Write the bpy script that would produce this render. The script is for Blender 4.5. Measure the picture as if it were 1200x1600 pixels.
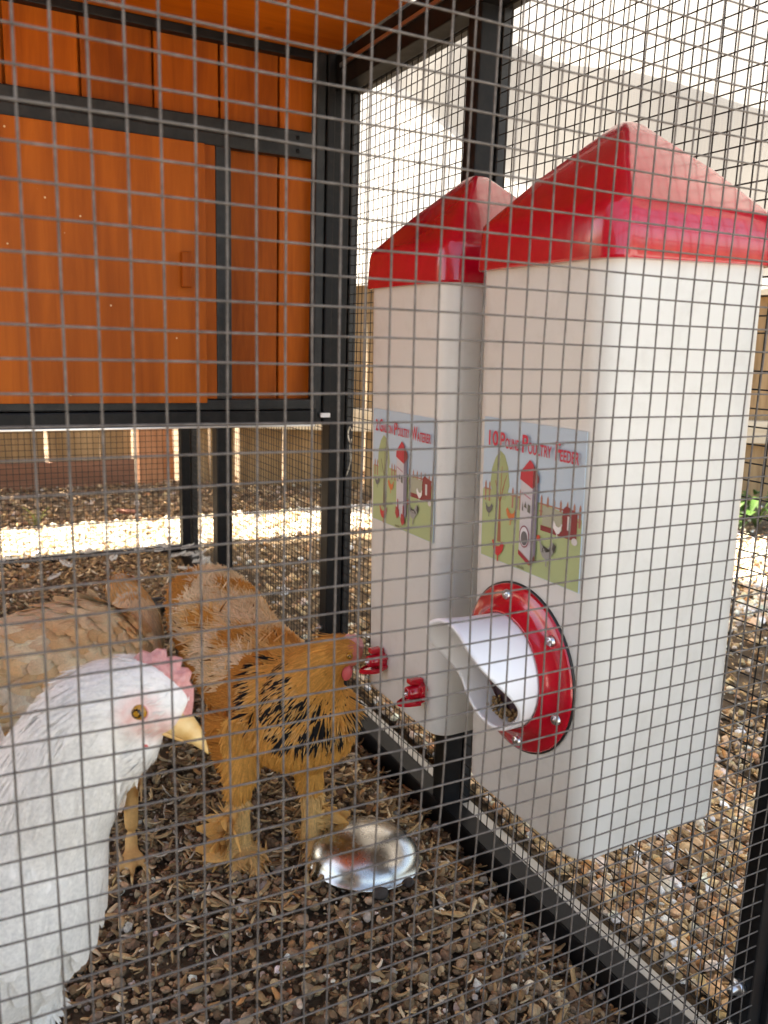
import bpy, bmesh, math, random
import numpy as np
from mathutils import Vector, Matrix, noise as mnoise

for o in list(bpy.data.objects):
    bpy.data.objects.remove(o, do_unlink=True)
S = bpy.context.scene
C = S.collection
R = math.radians
rnd = random.Random(7)
rng = np.random.default_rng(11)

# ------------------------------------------------------------------ camera
CAMZ = 0.53
cam_d = bpy.data.cameras.new('camera')
cam = bpy.data.objects.new('camera', cam_d)
C.objects.link(cam)
_yaw, _pit, _rol = 0.49298, 0.19880, 0.03170
_w = Vector((math.sin(_yaw) * math.cos(_pit), math.cos(_yaw) * math.cos(_pit), -math.sin(_pit)))
_r = Vector((math.cos(_yaw), -math.sin(_yaw), 0))
_u = _r.cross(_w)
_r2 = _r * math.cos(_rol) + _u * math.sin(_rol)
_u2 = -_r * math.sin(_rol) + _u * math.cos(_rol)
cam.matrix_world = Matrix(((_r2.x, _u2.x, -_w.x, 0), (_r2.y, _u2.y, -_w.y, 0), (_r2.z, _u2.z, -_w.z, CAMZ), (0, 0, 0, 1)))
cam_d.sensor_fit = 'HORIZONTAL'
cam_d.sensor_width = 36
cam_d.lens = 38.67
cam_d.clip_start = 0.01
cam_d.clip_end = 400
cam_d.dof.use_dof = True
cam_d.dof.focus_distance = 0.72
cam_d.dof.aperture_fstop = 17
S.camera = cam
S.render.resolution_x, S.render.resolution_y = 768, 1024

# ------------------------------------------------------------------ light
SUN_EL = R(52)
SUN_AZ = (-0.26, 0.966)          # horizontal direction towards the sun
w = bpy.data.worlds.new('World')
S.world = w
w.use_nodes = True
nt = w.node_tree
sky = nt.nodes.new('ShaderNodeTexSky')
sky.sky_type = 'NISHITA'
sky.sun_disc = False
sky.sun_elevation = SUN_EL
sky.sun_rotation = math.atan2(SUN_AZ[0], SUN_AZ[1])
sky.air_density = 0.8
sky.dust_density = 2.5
sky.ozone_density = 0.6
nt.nodes['Background'].inputs[1].default_value = 0.11
nt.links.new(sky.outputs[0], nt.nodes['Background'].inputs[0])
sun_d = bpy.data.lights.new('sun', 'SUN')
sun_d.energy = 5.0
sun_d.angle = R(0.53)
sun_d.color = (1, .955, .89)
sun = bpy.data.objects.new('sun', sun_d)
C.objects.link(sun)
_sd = Vector((-SUN_AZ[0] * math.cos(SUN_EL), -SUN_AZ[1] * math.cos(SUN_EL), -math.sin(SUN_EL)))
sun.rotation_euler = _sd.to_track_quat('-Z', 'Y').to_euler()
S.view_settings.view_transform = 'Standard'
S.view_settings.look = 'None'
S.view_settings.exposure = 2.85
S.view_settings.use_white_balance = True      # the phone balanced for the shade
S.view_settings.white_balance_temperature = 7700
S.view_settings.white_balance_tint = 8
S.cycles.max_bounces = 5
S.cycles.diffuse_bounces = 3
S.cycles.glossy_bounces = 3
S.cycles.transparent_max_bounces = 6
S.cycles.transmission_bounces = 2
S.view_settings.gamma = 1
S.view_settings.use_curve_mapping = False

# ------------------------------------------------------------------ materials
def mat(name, col=(.5, .5, .5), rough=.6, metal=0, spec=.5):
    m = bpy.data.materials.new(name)
    m.use_nodes = True
    b = m.node_tree.nodes['Principled BSDF']
    b.inputs['Base Color'].default_value = (*col, 1)
    b.inputs['Roughness'].default_value = rough
    b.inputs['Metallic'].default_value = metal
    b.inputs['Specular IOR Level'].default_value = spec
    return m

def N(m, t, **kw):
    n = m.node_tree.nodes.new(t)
    for k, v in kw.items():
        if k in n.inputs.keys():
            n.inputs[k].default_value = v
        else:
            setattr(n, k, v)
    return n

def L(m, a, b):
    m.node_tree.links.new(a, b)

def P(m):
    return m.node_tree.nodes['Principled BSDF']

def ramp(m, fac, stops):
    r = N(m, 'ShaderNodeValToRGB')
    e = r.color_ramp.elements
    while len(e) < len(stops):
        e.new(.5)
    for i, (p, c) in enumerate(stops):
        e[i].position = p
        e[i].color = (*c, 1)
    L(m, fac, r.inputs[0])
    return r

def bump(m, h, strength=.3, dist=.002):
    b = N(m, 'ShaderNodeBump', Strength=strength, Distance=dist)
    L(m, h, b.inputs['Height'])
    L(m, b.outputs[0], P(m).inputs['Normal'])

def coords(m, scale=(1, 1, 1), obj=True):
    t = N(m, 'ShaderNodeTexCoord')
    mp = N(m, 'ShaderNodeMapping')
    mp.inputs['Scale'].default_value = scale
    L(m, t.outputs['Object' if obj else 'Generated'], mp.inputs[0])
    return mp.outputs[0]

def noise(m, vec, scale, detail=5, rough=.6, dist=0):
    n = N(m, 'ShaderNodeTexNoise', Scale=scale, Detail=detail, Roughness=rough, Distortion=dist)
    L(m, vec, n.inputs['Vector'])
    return n.outputs[0]

def wood(name, dark, light, grain=(14, 14, 1.6), rough=.5, scale=6, bumpy=.25, knots=False, speck=False):
    """Boards with the grain running along local Z (pass another grain triple for other axes)."""
    m = mat(name, light, rough, 0, .18)
    oi = N(m, 'ShaderNodeObjectInfo')
    t = N(m, 'ShaderNodeTexCoord')
    ad = N(m, 'ShaderNodeVectorMath', operation='ADD')
    sc = N(m, 'ShaderNodeVectorMath', operation='SCALE')
    cmb = N(m, 'ShaderNodeCombineXYZ')
    for i in range(3):
        L(m, oi.outputs['Random'], cmb.inputs[i])
    L(m, cmb.outputs[0], sc.inputs[0])
    sc.inputs['Scale'].default_value = 37.0
    L(m, t.outputs['Object'], ad.inputs[0])
    L(m, sc.outputs[0], ad.inputs[1])
    mp = N(m, 'ShaderNodeMapping')
    mp.inputs['Scale'].default_value = grain
    L(m, ad.outputs[0], mp.inputs[0])
    n1 = noise(m, mp.outputs[0], scale, 7, .65, .6)
    n2 = noise(m, mp.outputs[0], scale * .25, 3, .5, 1.2)
    mx = N(m, 'ShaderNodeMath', operation='ADD')
    L(m, n1, mx.inputs[0])
    L(m, n2, mx.inputs[1])
    hf = N(m, 'ShaderNodeMath', operation='MULTIPLY')
    L(m, mx.outputs[0], hf.inputs[0])
    hf.inputs[1].default_value = .5
    r = ramp(m, hf.outputs[0], [(.34, dark), (.64, light)])
    # board-to-board tone
    hs = N(m, 'ShaderNodeHueSaturation')
    mr = N(m, 'ShaderNodeMapRange')
    mr.inputs['To Min'].default_value = .82
    mr.inputs['To Max'].default_value = 1.15
    L(m, oi.outputs['Random'], mr.inputs[0])
    L(m, mr.outputs[0], hs.inputs['Value'])
    L(m, r.outputs[0], hs.inputs['Color'])
    out = hs.outputs[0]
    if speck or 'orange' in name:
        vk = N(m, 'ShaderNodeTexVoronoi', Scale=9.0)
        mk = N(m, 'ShaderNodeMapping')
        mk.inputs['Scale'].default_value = (1, 1, .55)
        L(m, ad.outputs[0], mk.inputs[0])
        L(m, mk.outputs[0], vk.inputs['Vector'])
        rk = ramp(m, vk.outputs['Distance'], [(.035, (1, 1, 1)), (.085, (0, 0, 0))])
        mkx = N(m, 'ShaderNodeMixRGB')
        mf_ = N(m, 'ShaderNodeMath', operation='MULTIPLY')
        L(m, rk.outputs[0], mf_.inputs[0])
        mf_.inputs[1].default_value = .55
        L(m, mf_.outputs[0], mkx.inputs[0])
        L(m, out, mkx.inputs[1])
        mkx.inputs[2].default_value = (.10, .022, .004, 1)
        out = mkx.outputs[0]
    if speck:
        v = N(m, 'ShaderNodeTexVoronoi', Scale=38.0)
        L(m, t.outputs['Object'], v.inputs['Vector'])
        lt = N(m, 'ShaderNodeMath', operation='LESS_THAN')
        L(m, v.outputs['Distance'], lt.inputs[0])
        lt.inputs[1].default_value = .045
        mxs = N(m, 'ShaderNodeMixRGB')
        L(m, lt.outputs[0], mxs.inputs[0])
        L(m, out, mxs.inputs[1])
        mxs.inputs[2].default_value = (.62, .45, .25, 1)
        out = mxs.outputs[0]
    L(m, out, P(m).inputs['Base Color'])
    bump(m, n1, bumpy, .0015)
    return m

def attr_mat(name, rough=.8, spec=.3, var=.25, nscale=300, subs=0, trans=0):
    """Colour comes from the per-piece colour attribute, broken up with fine noise."""
    m = mat(name, (.5, .5, .5), rough, 0, spec)
    a = N(m, 'ShaderNodeVertexColor')
    a.layer_name = 'Col'
    v = coords(m)
    n = noise(m, v, nscale, 4, .65)
    mr = N(m, 'ShaderNodeMapRange')
    mr.inputs['From Min'].default_value = .3
    mr.inputs['From Max'].default_value = .7
    mr.inputs['To Min'].default_value = 1 - var
    mr.inputs['To Max'].default_value = 1 + var
    L(m, n, mr.inputs[0])
    mm = N(m, 'ShaderNodeVectorMath', operation='SCALE')
    L(m, a.outputs[0], mm.inputs[0])
    L(m, mr.outputs[0], mm.inputs['Scale'])
    L(m, mm.outputs[0], P(m).inputs['Base Color'])
    if subs:
        P(m).inputs['Subsurface Weight'].default_value = subs
        P(m).inputs['Subsurface Radius'].default_value = (.006, .004, .003)
    if trans:
        tr = N(m, 'ShaderNodeBsdfTranslucent')
        L(m, mm.outputs[0], tr.inputs[0])
        ms = N(m, 'ShaderNodeMixShader')
        ms.inputs[0].default_value = trans
        L(m, P(m).outputs[0], ms.inputs[1])
        L(m, tr.outputs[0], ms.inputs[2])
        L(m, ms.outputs[0], m.node_tree.nodes['Material Output'].inputs[0])
    return m

M = {}
# powder-coated black steel, dusty and scuffed
m = M['black'] = mat('black_steel', (.012, .012, .014), .42, 0, .22)
v = coords(m)
n = noise(m, v, 60, 6, .7)
r_ = ramp(m, n, [(.45, (.006, .006, .007)), (.78, (.018, .017, .016))])
L(m, r_.outputs[0], P(m).inputs['Base Color'])
rr = N(m, 'ShaderNodeMapRange')
rr.inputs['To Min'].default_value = .3
rr.inputs['To Max'].default_value = .6
L(m, n, rr.inputs[0])
L(m, rr.outputs[0], P(m).inputs['Roughness'])
bump(m, noise(m, v, 900, 2), .12, .0004)
m = M['frame'] = mat('dark_grey_frame', (.035, .037, .040), .42, 0, .3)
v = coords(m)
n = noise(m, v, 45, 6, .7)
r_ = ramp(m, n, [(.4, (.012, .0125, .0135)), (.78, (.032, .032, .032))])
L(m, r_.outputs[0], P(m).inputs['Base Color'])
bump(m, noise(m, v, 1100, 2), .12, .0004)
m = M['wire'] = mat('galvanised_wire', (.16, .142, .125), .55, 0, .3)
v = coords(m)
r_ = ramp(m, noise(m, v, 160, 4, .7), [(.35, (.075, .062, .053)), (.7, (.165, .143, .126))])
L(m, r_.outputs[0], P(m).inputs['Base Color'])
m = M['wire_far'] = mat('backlit_wire', (.020, .016, .013), .6, 0, .25)  # far mesh: the same wire, its backlit darkness put into the colour
M['zinc'] = mat('zinc_bolt', (.62, .62, .63), .28, .95)
M['rail_sheen'] = mat('skylit_rail_grey', (.42, .41, .38), .5, .1)  # grey that stands for sky reflected on the rail's outer top
m = M['steel'] = mat('stainless_steel', (.50, .475, .44), .2, 1)
v = coords(m)
n = noise(m, v, 55, 6, .75)
rr = N(m, 'ShaderNodeMapRange')
rr.inputs['To Min'].default_value = .10
rr.inputs['To Max'].default_value = .42
L(m, n, rr.inputs[0])
L(m, rr.outputs[0], P(m).inputs['Roughness'])
bump(m, noise(m, v, 25, 4), .15, .002)
M['orange'] = wood('orange_stained_wood', (.21, .040, .002), (.39, .090, .006), (9, 9, .9), .55, 9, .2)
M['orange_door'] = wood('orange_stained_plywood', (.27, .056, .003), (.49, .122, .009), (7, 7, .55), .5, 8, .2, speck=True)
M['orange_x'] = wood('orange_ceiling_wood', (.40, .085, .005), (.56, .140, .010), (.9, 9, 9), .5, 7, .2)
M['fence'] = wood('weathered_cedar', (.17, .10, .045), (.37, .24, .12), (7, 7, .7), .8, 7, .6)
M['kick'] = wood('reddish_kickboard', (.125, .058, .034), (.26, .13, .08), (.7, 7, 7), .8, 8, .6)
M['postwood'] = wood('redwood_post', (.22, .095, .045), (.42, .20, .10), (7, 7, .7), .8, 8, .6)
M['pale'] = wood('pale_pine_rail', (.55, .43, .28), (.72, .62, .46), (.8, 8, 8), .75, 7, .3)
m = M['plastic'] = mat('cream_plastic', (.80, .765, .70), .36)
v = coords(m)
r_ = ramp(m, noise(m, v, 14, 6, .75), [(.28, (.55, .530, .490)), (.5, (.63, .615, .580))])
sp = ramp(m, noise(m, v, 210, 3, .8), [(.69, (0, 0, 0)), (.76, (1, 1, 1))])
sp2 = ramp(m, noise(m, v, 9, 3, .6), [(.5, (0, 0, 0)), (.72, (.8, .8, .8))])
sm = N(m, 'ShaderNodeMixRGB', blend_type='MULTIPLY')
sm.inputs[0].default_value = 1
L(m, sp.outputs[0], sm.inputs[1])
L(m, sp2.outputs[0], sm.inputs[2])
dm = N(m, 'ShaderNodeMixRGB')
L(m, sm.outputs[0], dm.inputs[0])
L(m, r_.outputs[0], dm.inputs[1])
dm.inputs[2].default_value = (.30, .22, .14, 1)
L(m, dm.outputs[0], P(m).inputs['Base Color'])
m = M['red'] = mat('glossy_red_plastic', (.50, .005, .020), .14)
P(m).inputs['Coat Weight'].default_value = .5
P(m).inputs['Coat Roughness'].default_value = .06
v = coords(m)
n = noise(m, v, 30, 7, .75)
r_ = ramp(m, n, [(.3, (.34, .003, .012)), (.6, (.48, .004, .020))])
L(m, r_.outputs[0], P(m).inputs['Base Color'])
rr = N(m, 'ShaderNodeMapRange')
rr.inputs['To Min'].default_value = .08
rr.inputs['To Max'].default_value = .30
L(m, noise(m, v, 90, 5, .8), rr.inputs[0])
L(m, rr.outputs[0], P(m).inputs['Roughness'])
bump(m, noise(m, coords(m, (1, 1, .35)), 75, 3, .5), .22, .0015)
M['pvc'] = mat('white_pvc', (.83, .83, .85), .3)
M['feed'] = mat('feed_crumbs', (.30, .19, .08), .9)
M['black_plastic'] = mat('black_plastic', (.012, .012, .013), .5)
M['skin_pink'] = mat('pink_comb', (.72, .20, .19), .6)
m = M['skin_pink']
v = coords(m)
n = noise(m, v, 240, 5, .7)
r_ = ramp(m, n, [(.3, (.66, .24, .22)), (.7, (.82, .44, .40))])
L(m, r_.outputs[0], P(m).inputs['Base Color'])
bump(m, noise(m, v, 520, 4, .7), .8, .0012)
P(M['skin_pink']).inputs['Subsurface Weight'].default_value = .3
P(M['skin_pink']).inputs['Subsurface Radius'].default_value = (.006, .002, .002)
M['wattle'] = mat('red_wattle', (.60, .10, .10), .5)
m = M['beak'] = mat('horn_beak', (.80, .50, .17), .38)
v = coords(m)
r_ = ramp(m, noise(m, v, 90, 3, .6), [(.3, (.72, .40, .11)), (.7, (.85, .60, .27))])
L(m, r_.outputs[0], P(m).inputs['Base Color'])
M['beak_dark'] = mat('brown_beak', (.30, .18, .09), .4)
M['iris'] = mat('amber_iris', (.42, .20, .02), .12)
M['pupil'] = mat('black_pupil', (.004, .004, .004), .05)
M['feather'] = attr_mat('plumage', .75, .2, .14, 500, 0, .22)
M['henskin'] = attr_mat('hen_skin', .75, .2, .10, 260, 0)
M['stone'] = attr_mat('pebbles', .85, .3, .35, 260)
M['chip'] = attr_mat('wood_shavings', .85, .2, .25, 200)
M['leaf'] = attr_mat('green_leaf', .5, .4, .2, 90, 0, .3)
M['pale_wire'] = mat('pale_coated_wire', (.72, .66, .55), .5)

m = M['soil'] = mat('soil', (.10, .075, .05), .95, 0, .2)
v = coords(m)
n1 = noise(m, v, 45, 8, .75)
n2 = noise(m, v, 7, 4, .6)
mx = N(m, 'ShaderNodeMath', operation='ADD')
L(m, n1, mx.inputs[0])
L(m, n2, mx.inputs[1])
hf = N(m, 'ShaderNodeMath', operation='MULTIPLY')
hf.inputs[1].default_value = .5
L(m, mx.outputs[0], hf.inputs[0])
r_ = ramp(m, hf.outputs[0], [(.34, (.075, .050, .030)), (.5, (.17, .118, .072)), (.66, (.33, .245, .155))])
L(m, r_.outputs[0], P(m).inputs['Base Color'])
bump(m, n1, 1.0, .02)

def cloth_mat(name, tint, open0, open_, sc):
    m = bpy.data.materials.new(name)
    m.use_nodes = True
    t = m.node_tree
    t.nodes.clear()
    out = t.nodes.new('ShaderNodeOutputMaterial')
    tc = t.nodes.new('ShaderNodeTexCoord')
    wv = []
    for ax in ('X', 'Y'):
        wn = t.nodes.new('ShaderNodeTexWave')
        wn.bands_direction = ax
        wn.inputs['Scale'].default_value = sc
        wn.inputs['Distortion'].default_value = 1.2
        wn.inputs['Detail'].default_value = 1
        wn.inputs['Detail Scale'].default_value = 3
        t.links.new(tc.outputs['UV'], wn.inputs[0])
        wv.append(wn.outputs[1])
    mul = t.nodes.new('ShaderNodeMath')
    mul.operation = 'MULTIPLY'
    t.links.new(wv[0], mul.inputs[0])
    t.links.new(wv[1], mul.inputs[1])
    mr = t.nodes.new('ShaderNodeMapRange')
    mr.inputs['From Min'].default_value = .05
    mr.inputs['From Max'].default_value = .6
    mr.inputs['To Min'].default_value = open0
    mr.inputs['To Max'].default_value = open_
    t.links.new(mul.outputs[0], mr.inputs[0])
    tl = t.nodes.new('ShaderNodeBsdfTranslucent')
    tl.inputs[0].default_value = (*tint, 1)
    df = t.nodes.new('ShaderNodeBsdfDiffuse')
    df.inputs[0].default_value = (*tint, 1)
    m1 = t.nodes.new('ShaderNodeMixShader')
    m1.inputs[0].default_value = .30
    t.links.new(tl.outputs[0], m1.inputs[1])
    t.links.new(df.outputs[0], m1.inputs[2])
    tp = t.nodes.new('ShaderNodeBsdfTransparent')
    m2 = t.nodes.new('ShaderNodeMixShader')
    t.links.new(mr.outputs[0], m2.inputs[0])
    t.links.new(m1.outputs[0], m2.inputs[1])
    t.links.new(tp.outputs[0], m2.inputs[2])
    t.links.new(m2.outputs[0], out.inputs[0])
    return m
M['cloth'] = cloth_mat('white_shade_cloth', (.245, .238, .230), .0, .12, 70)
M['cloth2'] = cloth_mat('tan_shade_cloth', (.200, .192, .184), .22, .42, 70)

# ------------------------------------------------------------------ helpers
def link(name, me, m=None, parent=None, loc=(0, 0, 0), rot=(0, 0, 0), smooth=None):
    o = bpy.data.objects.new(name, me)
    C.objects.link(o)
    if m is not None and len(me.materials) == 0:
        me.materials.append(m)
    if parent:
        o.parent = parent
    o.location = loc
    o.rotation_euler = rot
    if smooth is not None:
        me.shade_smooth() if smooth else me.shade_flat()
    return o

def tag(o, label=None, cat=None, group=None, kind=None):
    if label: o['label'] = label
    if cat: o['category'] = cat
    if group: o['group'] = group
    if kind: o['kind'] = kind
    return o

def empty(name, loc=(0, 0, 0), rot=(0, 0, 0)):
    o = bpy.data.objects.new(name, None)
    o.empty_display_size = .05
    C.objects.link(o)
    o.location = loc
    o.rotation_euler = rot
    return o

def bm_mesh(bm, name='m'):
    me = bpy.data.meshes.new(name)
    bm.normal_update()
    bm.to_mesh(me)
    bm.free()
    return me

def box_bm(sx, sy, sz, bev=.001, seg=2):
    bm = bmesh.new()
    bmesh.ops.create_cube(bm, size=1)
    for v_ in bm.verts:
        v_.co = Vector((v_.co.x * sx, v_.co.y * sy, v_.co.z * sz))
    if bev:
        bmesh.ops.bevel(bm, geom=bm.edges[:], offset=min(bev, .45 * min(sx, sy, sz)), segments=seg, affect='EDGES', profile=.6)
    return bm

def box(name, lo, hi, m, parent=None, bev=.001, off=(0, 0, 0)):
    """Box from corner to corner (in the parent's space); its own origin is at its centre."""
    lo, hi = Vector(lo), Vector(hi)
    d = hi - lo
    me = bm_mesh(box_bm(abs(d.x), abs(d.y), abs(d.z), bev), name)
    return link(name, me, m, parent, (lo + hi) / 2, smooth=False)

def catmull(pts, n):
    pts = [np.array(p, float) for p in pts]
    out = []
    k = len(pts)
    for i in range(k - 1):
        p0, p1, p2, p3 = pts[max(i - 1, 0)], pts[i], pts[i + 1], pts[min(i + 2, k - 1)]
        for j in range(n):
            t = j / n
            out.append(.5 * ((2 * p1) + (-p0 + p2) * t + (2 * p0 - 5 * p1 + 4 * p2 - p3) * t * t + (-p0 + 3 * p1 - 3 * p2 + p3) * t ** 3))
    out.append(pts[-1])
    return out

def tube_data(path, rad, sides=6, squash=1.0):
    """verts, faces of a closed tube along a path; rad a number or a list."""
    path = [np.array(p, float) for p in path]
    n = len(path)
    rad = [rad] * n if np.isscalar(rad) else rad
    vs, fs = [], []
    ref = np.array((0, 0, 1.))
    t0 = path[1] - path[0]
    if abs(t0[2]) > .9 * np.linalg.norm(t0):
        ref = np.array((1., 0, 0))
    side = None
    for i in range(n):
        t = path[min(i + 1, n - 1)] - path[max(i - 1, 0)]
        t /= np.linalg.norm(t) + 1e-12
        if side is None:
            side = np.cross(t, ref)
        side = side - t * (side @ t)
        side /= np.linalg.norm(side)
        up = np.cross(side, t)
        for k in range(sides):
            a = 2 * math.pi * k / sides
            vs.append(path[i] + rad[i] * (side * math.cos(a) + up * math.sin(a) * squash))
    for i in range(n - 1):
        for k in range(sides):
            a, b = i * sides + k, i * sides + (k + 1) % sides
            fs.append((a, b, b + sides, a + sides))
    fs.append(tuple(range(sides))[::-1])
    fs.append(tuple((n - 1) * sides + k for k in range(sides)))
    return vs, fs

class MB:
    def __init__(self):
        self.v, self.f = [], []
    def add(self, vs, fs):
        b = len(self.v)
        self.v += [tuple(map(float, p)) for p in vs]
        self.f += [tuple(i + b for i in f_) for f_ in fs]
    def build(self, name, m, parent=None, loc=(0, 0, 0), rot=(0, 0, 0), smooth=True):
        me = bpy.data.meshes.new(name)
        me.from_pydata(self.v, [], self.f)
        me.update()
        return link(name, me, m, parent, loc, rot, smooth)

def tube(name, path, rad, m, parent=None, sides=8, loc=(0, 0, 0)):
    b = MB()
    b.add(*tube_data(path, rad, sides))
    return b.build(name, m, parent, loc)

def lathe(name, prof, m, parent=None, seg=40, loc=(0, 0, 0), rot=(0, 0, 0), smooth=True):
    """prof = [(r, z)...] turned about local Z."""
    b = MB()
    vs, fs = [], []
    for r__, z in prof:
        for k in range(seg):
            a = 2 * math.pi * k / seg
            vs.append((r__ * math.cos(a), r__ * math.sin(a), z))
    for i in range(len(prof) - 1):
        for k in range(seg):
            a, c = i * seg + k, i * seg + (k + 1) % seg
            fs.append((a, c, c + seg, a + seg))
    b.add(vs, fs)
    me_o = b.build(name, m, parent, loc, rot, smooth)
    bm = bmesh.new()
    bm.from_mesh(me_o.data)
    bmesh.ops.remove_doubles(bm, verts=bm.verts[:], dist=1e-6)
    bmesh.ops.recalc_face_normals(bm, faces=bm.faces[:])
    bm.to_mesh(me_o.data)
    bm.free()
    return me_o

def set_col(me, cols):
    """cols: (nverts, 3) linear colours -> point attribute Col."""
    a = me.color_attributes.new('Col', 'FLOAT_COLOR', 'POINT')
    c4 = np.ones((len(me.vertices), 4), np.float32)
    c4[:, :3] = cols
    a.data.foreach_set('color', c4.ravel())

def np_mesh(name, V, F):
    """V (n,3), F (k,3) or (k,4) numpy -> mesh, quickly."""
    me = bpy.data.meshes.new(name)
    k = F.shape[1]
    me.vertices.add(len(V))
    me.vertices.foreach_set('co', np.ascontiguousarray(V, np.float32).ravel())
    me.loops.add(F.size)
    me.loops.foreach_set('vertex_index', np.ascontiguousarray(F, np.int32).ravel())
    me.polygons.add(len(F))
    me.polygons.foreach_set('loop_start', np.arange(0, F.size, k, dtype=np.int32))
    me.polygons.foreach_set('loop_total', np.full(len(F), k, np.int32))
    me.update(calc_edges=True)
    return me

def gz(x, y):
    """height of the ground (it rises gently towards the fence)."""
    t = np.clip((x - .405) / .05, 0, 1)
    u = np.clip((x - .50) / .02, 0, 1)
    return -0.005 + .025 * np.clip(y, -1, 2.0) - .026 * t * t * (3 - 2 * t) * (1 - u) * (y < 1.9)

# ------------------------------------------------------------------ ground
def make_ground():
    xs = np.concatenate([[-80, -30, -10, -4, -2], np.linspace(-1, .38, 28), np.linspace(.40, .54, 15), np.linspace(.58, 3, 50), [4, 7, 14, 40, 80]])
    ys = np.concatenate([[-80, -30, -10, -4, -1.5], np.linspace(-.5, 3.2, 75), [4, 7, 14, 40, 80]])
    X, Y = np.meshgrid(xs, ys)
    Z = gz(X, Y)
    amp = np.where((X > -1) & (X < 3) & (Y > -.5) & (Y < 3.2), 1, 0)
    Z = Z - .004 + amp * (.004 * np.sin(X * 9 + 1.3 * np.sin(Y * 7)) * np.sin(Y * 8 + .7) + .0025 * np.sin(X * 31 + Y * 17) + rng.normal(0, .0012, X.shape))
    Vv = np.stack([X, Y, Z], -1).reshape(-1, 3)
    nx = len(xs)
    idx = np.arange(Vv.shape[0]).reshape(X.shape)
    F = np.stack([idx[:-1, :-1], idx[:-1, 1:], idx[1:, 1:], idx[1:, :-1]], -1).reshape(-1, 4)
    me = np_mesh('ground', Vv, F)
    o = link('ground', me, M['soil'], smooth=True)
    tag(o, 'brown earth ground of the yard under coop and fence', 'ground', kind='structure')
make_ground()

# ------------------------------------------------------------------ pebbles and shavings
def ico(sub):
    bm = bmesh.new()
    bmesh.ops.create_icosphere(bm, subdivisions=sub, radius=1)
    V = np.array([v_.co[:] for v_ in bm.verts])
    F = np.array([[v_.index for v_ in f_.verts] for f_ in bm.faces])
    bm.free()
    return V, F

def rand_rot(n, tilt=None):
    q = rng.normal(size=(n, 4))
    if tilt is not None:
        yaw = rng.uniform(0, 2 * math.pi, n)
        tx, ty = rng.normal(0, tilt, n), rng.normal(0, tilt, n)
        cy, sy = np.cos(yaw), np.sin(yaw)
        z0 = np.zeros(n); o1 = np.ones(n)
        Rz = np.stack([cy, -sy, z0, sy, cy, z0, z0, z0, o1], -1).reshape(n, 3, 3)
        Rx = np.stack([o1, z0, z0, z0, np.cos(tx), -np.sin(tx), z0, np.sin(tx), np.cos(tx)], -1).reshape(n, 3, 3)
        Ry = np.stack([np.cos(ty), z0, np.sin(ty), z0, o1, z0, -np.sin(ty), z0, np.cos(ty)], -1).reshape(n, 3, 3)
        return Rx @ Ry @ Rz
    q /= np.linalg.norm(q, axis=1, keepdims=True)
    a, b, c, d = q.T
    return np.stack([1 - 2 * (c * c + d * d), 2 * (b * c - a * d), 2 * (b * d + a * c), 2 * (b * c + a * d), 1 - 2 * (b * b + d * d), 2 * (c * d - a * b),
                     2 * (b * d - a * c), 2 * (c * d + a * b), 1 - 2 * (b * b + c * c)], -1).reshape(n, 3, 3)

def pebbles(name, xy, rad, cols, sub, label, lift=.25):
    n = len(xy)
    V0, F0 = ico(sub)
    nv = 10
    variants = []
    for k in range(nv):
        dirs = rng.normal(size=(10, 3))
        dirs /= np.linalg.norm(dirs, axis=1, keepdims=True)
        Vk = V0.copy()
        for d in dirs:                      # knock flats into the ball
            h = rng.uniform(.55, .85)
            s_ = Vk @ d
            Vk = Vk - np.outer(np.maximum(s_ - h, 0), d)
        Vk = Vk * (1 + rng.normal(0, .05, (len(Vk), 1)))
        variants.append(Vk)
    variants = np.array(variants)
    Vs = variants[rng.integers(0, nv, n)]
    sc = np.stack([rng.uniform(.8, 1.3, n), rng.uniform(.75, 1.1, n), rng.uniform(.5, .85, n)], -1) * rad[:, None]
    Vs = np.einsum('nij,nvj->nvi', rand_rot(n, .45), Vs * sc[:, None, :])
    pos = np.stack([xy[:, 0], xy[:, 1], gz(xy[:, 0], xy[:, 1]) + rad * lift + rng.uniform(-.003, .004, n)], -1)
    Vs = Vs + pos[:, None, :]
    Fs = (F0[None] + (np.arange(n) * len(V0))[:, None, None]).reshape(-1, 3)
    me = np_mesh(name, Vs.reshape(-1, 3), Fs)
    set_col(me, np.repeat(cols, len(V0), 0))
    o = link(name, me, M['stone'], smooth=sub < 2)
    me.set_sharp_from_angle(angle=R(32)) if sub < 2 else None
    return tag(o, label, 'gravel', kind='stuff')

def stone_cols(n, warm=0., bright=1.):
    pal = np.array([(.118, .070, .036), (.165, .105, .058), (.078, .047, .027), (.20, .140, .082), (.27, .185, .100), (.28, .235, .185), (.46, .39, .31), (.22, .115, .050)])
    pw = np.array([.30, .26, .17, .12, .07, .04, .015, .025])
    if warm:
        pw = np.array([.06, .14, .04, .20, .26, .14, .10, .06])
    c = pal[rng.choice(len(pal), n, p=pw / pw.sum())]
    return np.clip(1.65 * c * rng.uniform(.7, 1.35, (n, 1)) * rng.uniform(.94, 1.06, (n, 3)) * bright, 0, .8)

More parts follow.
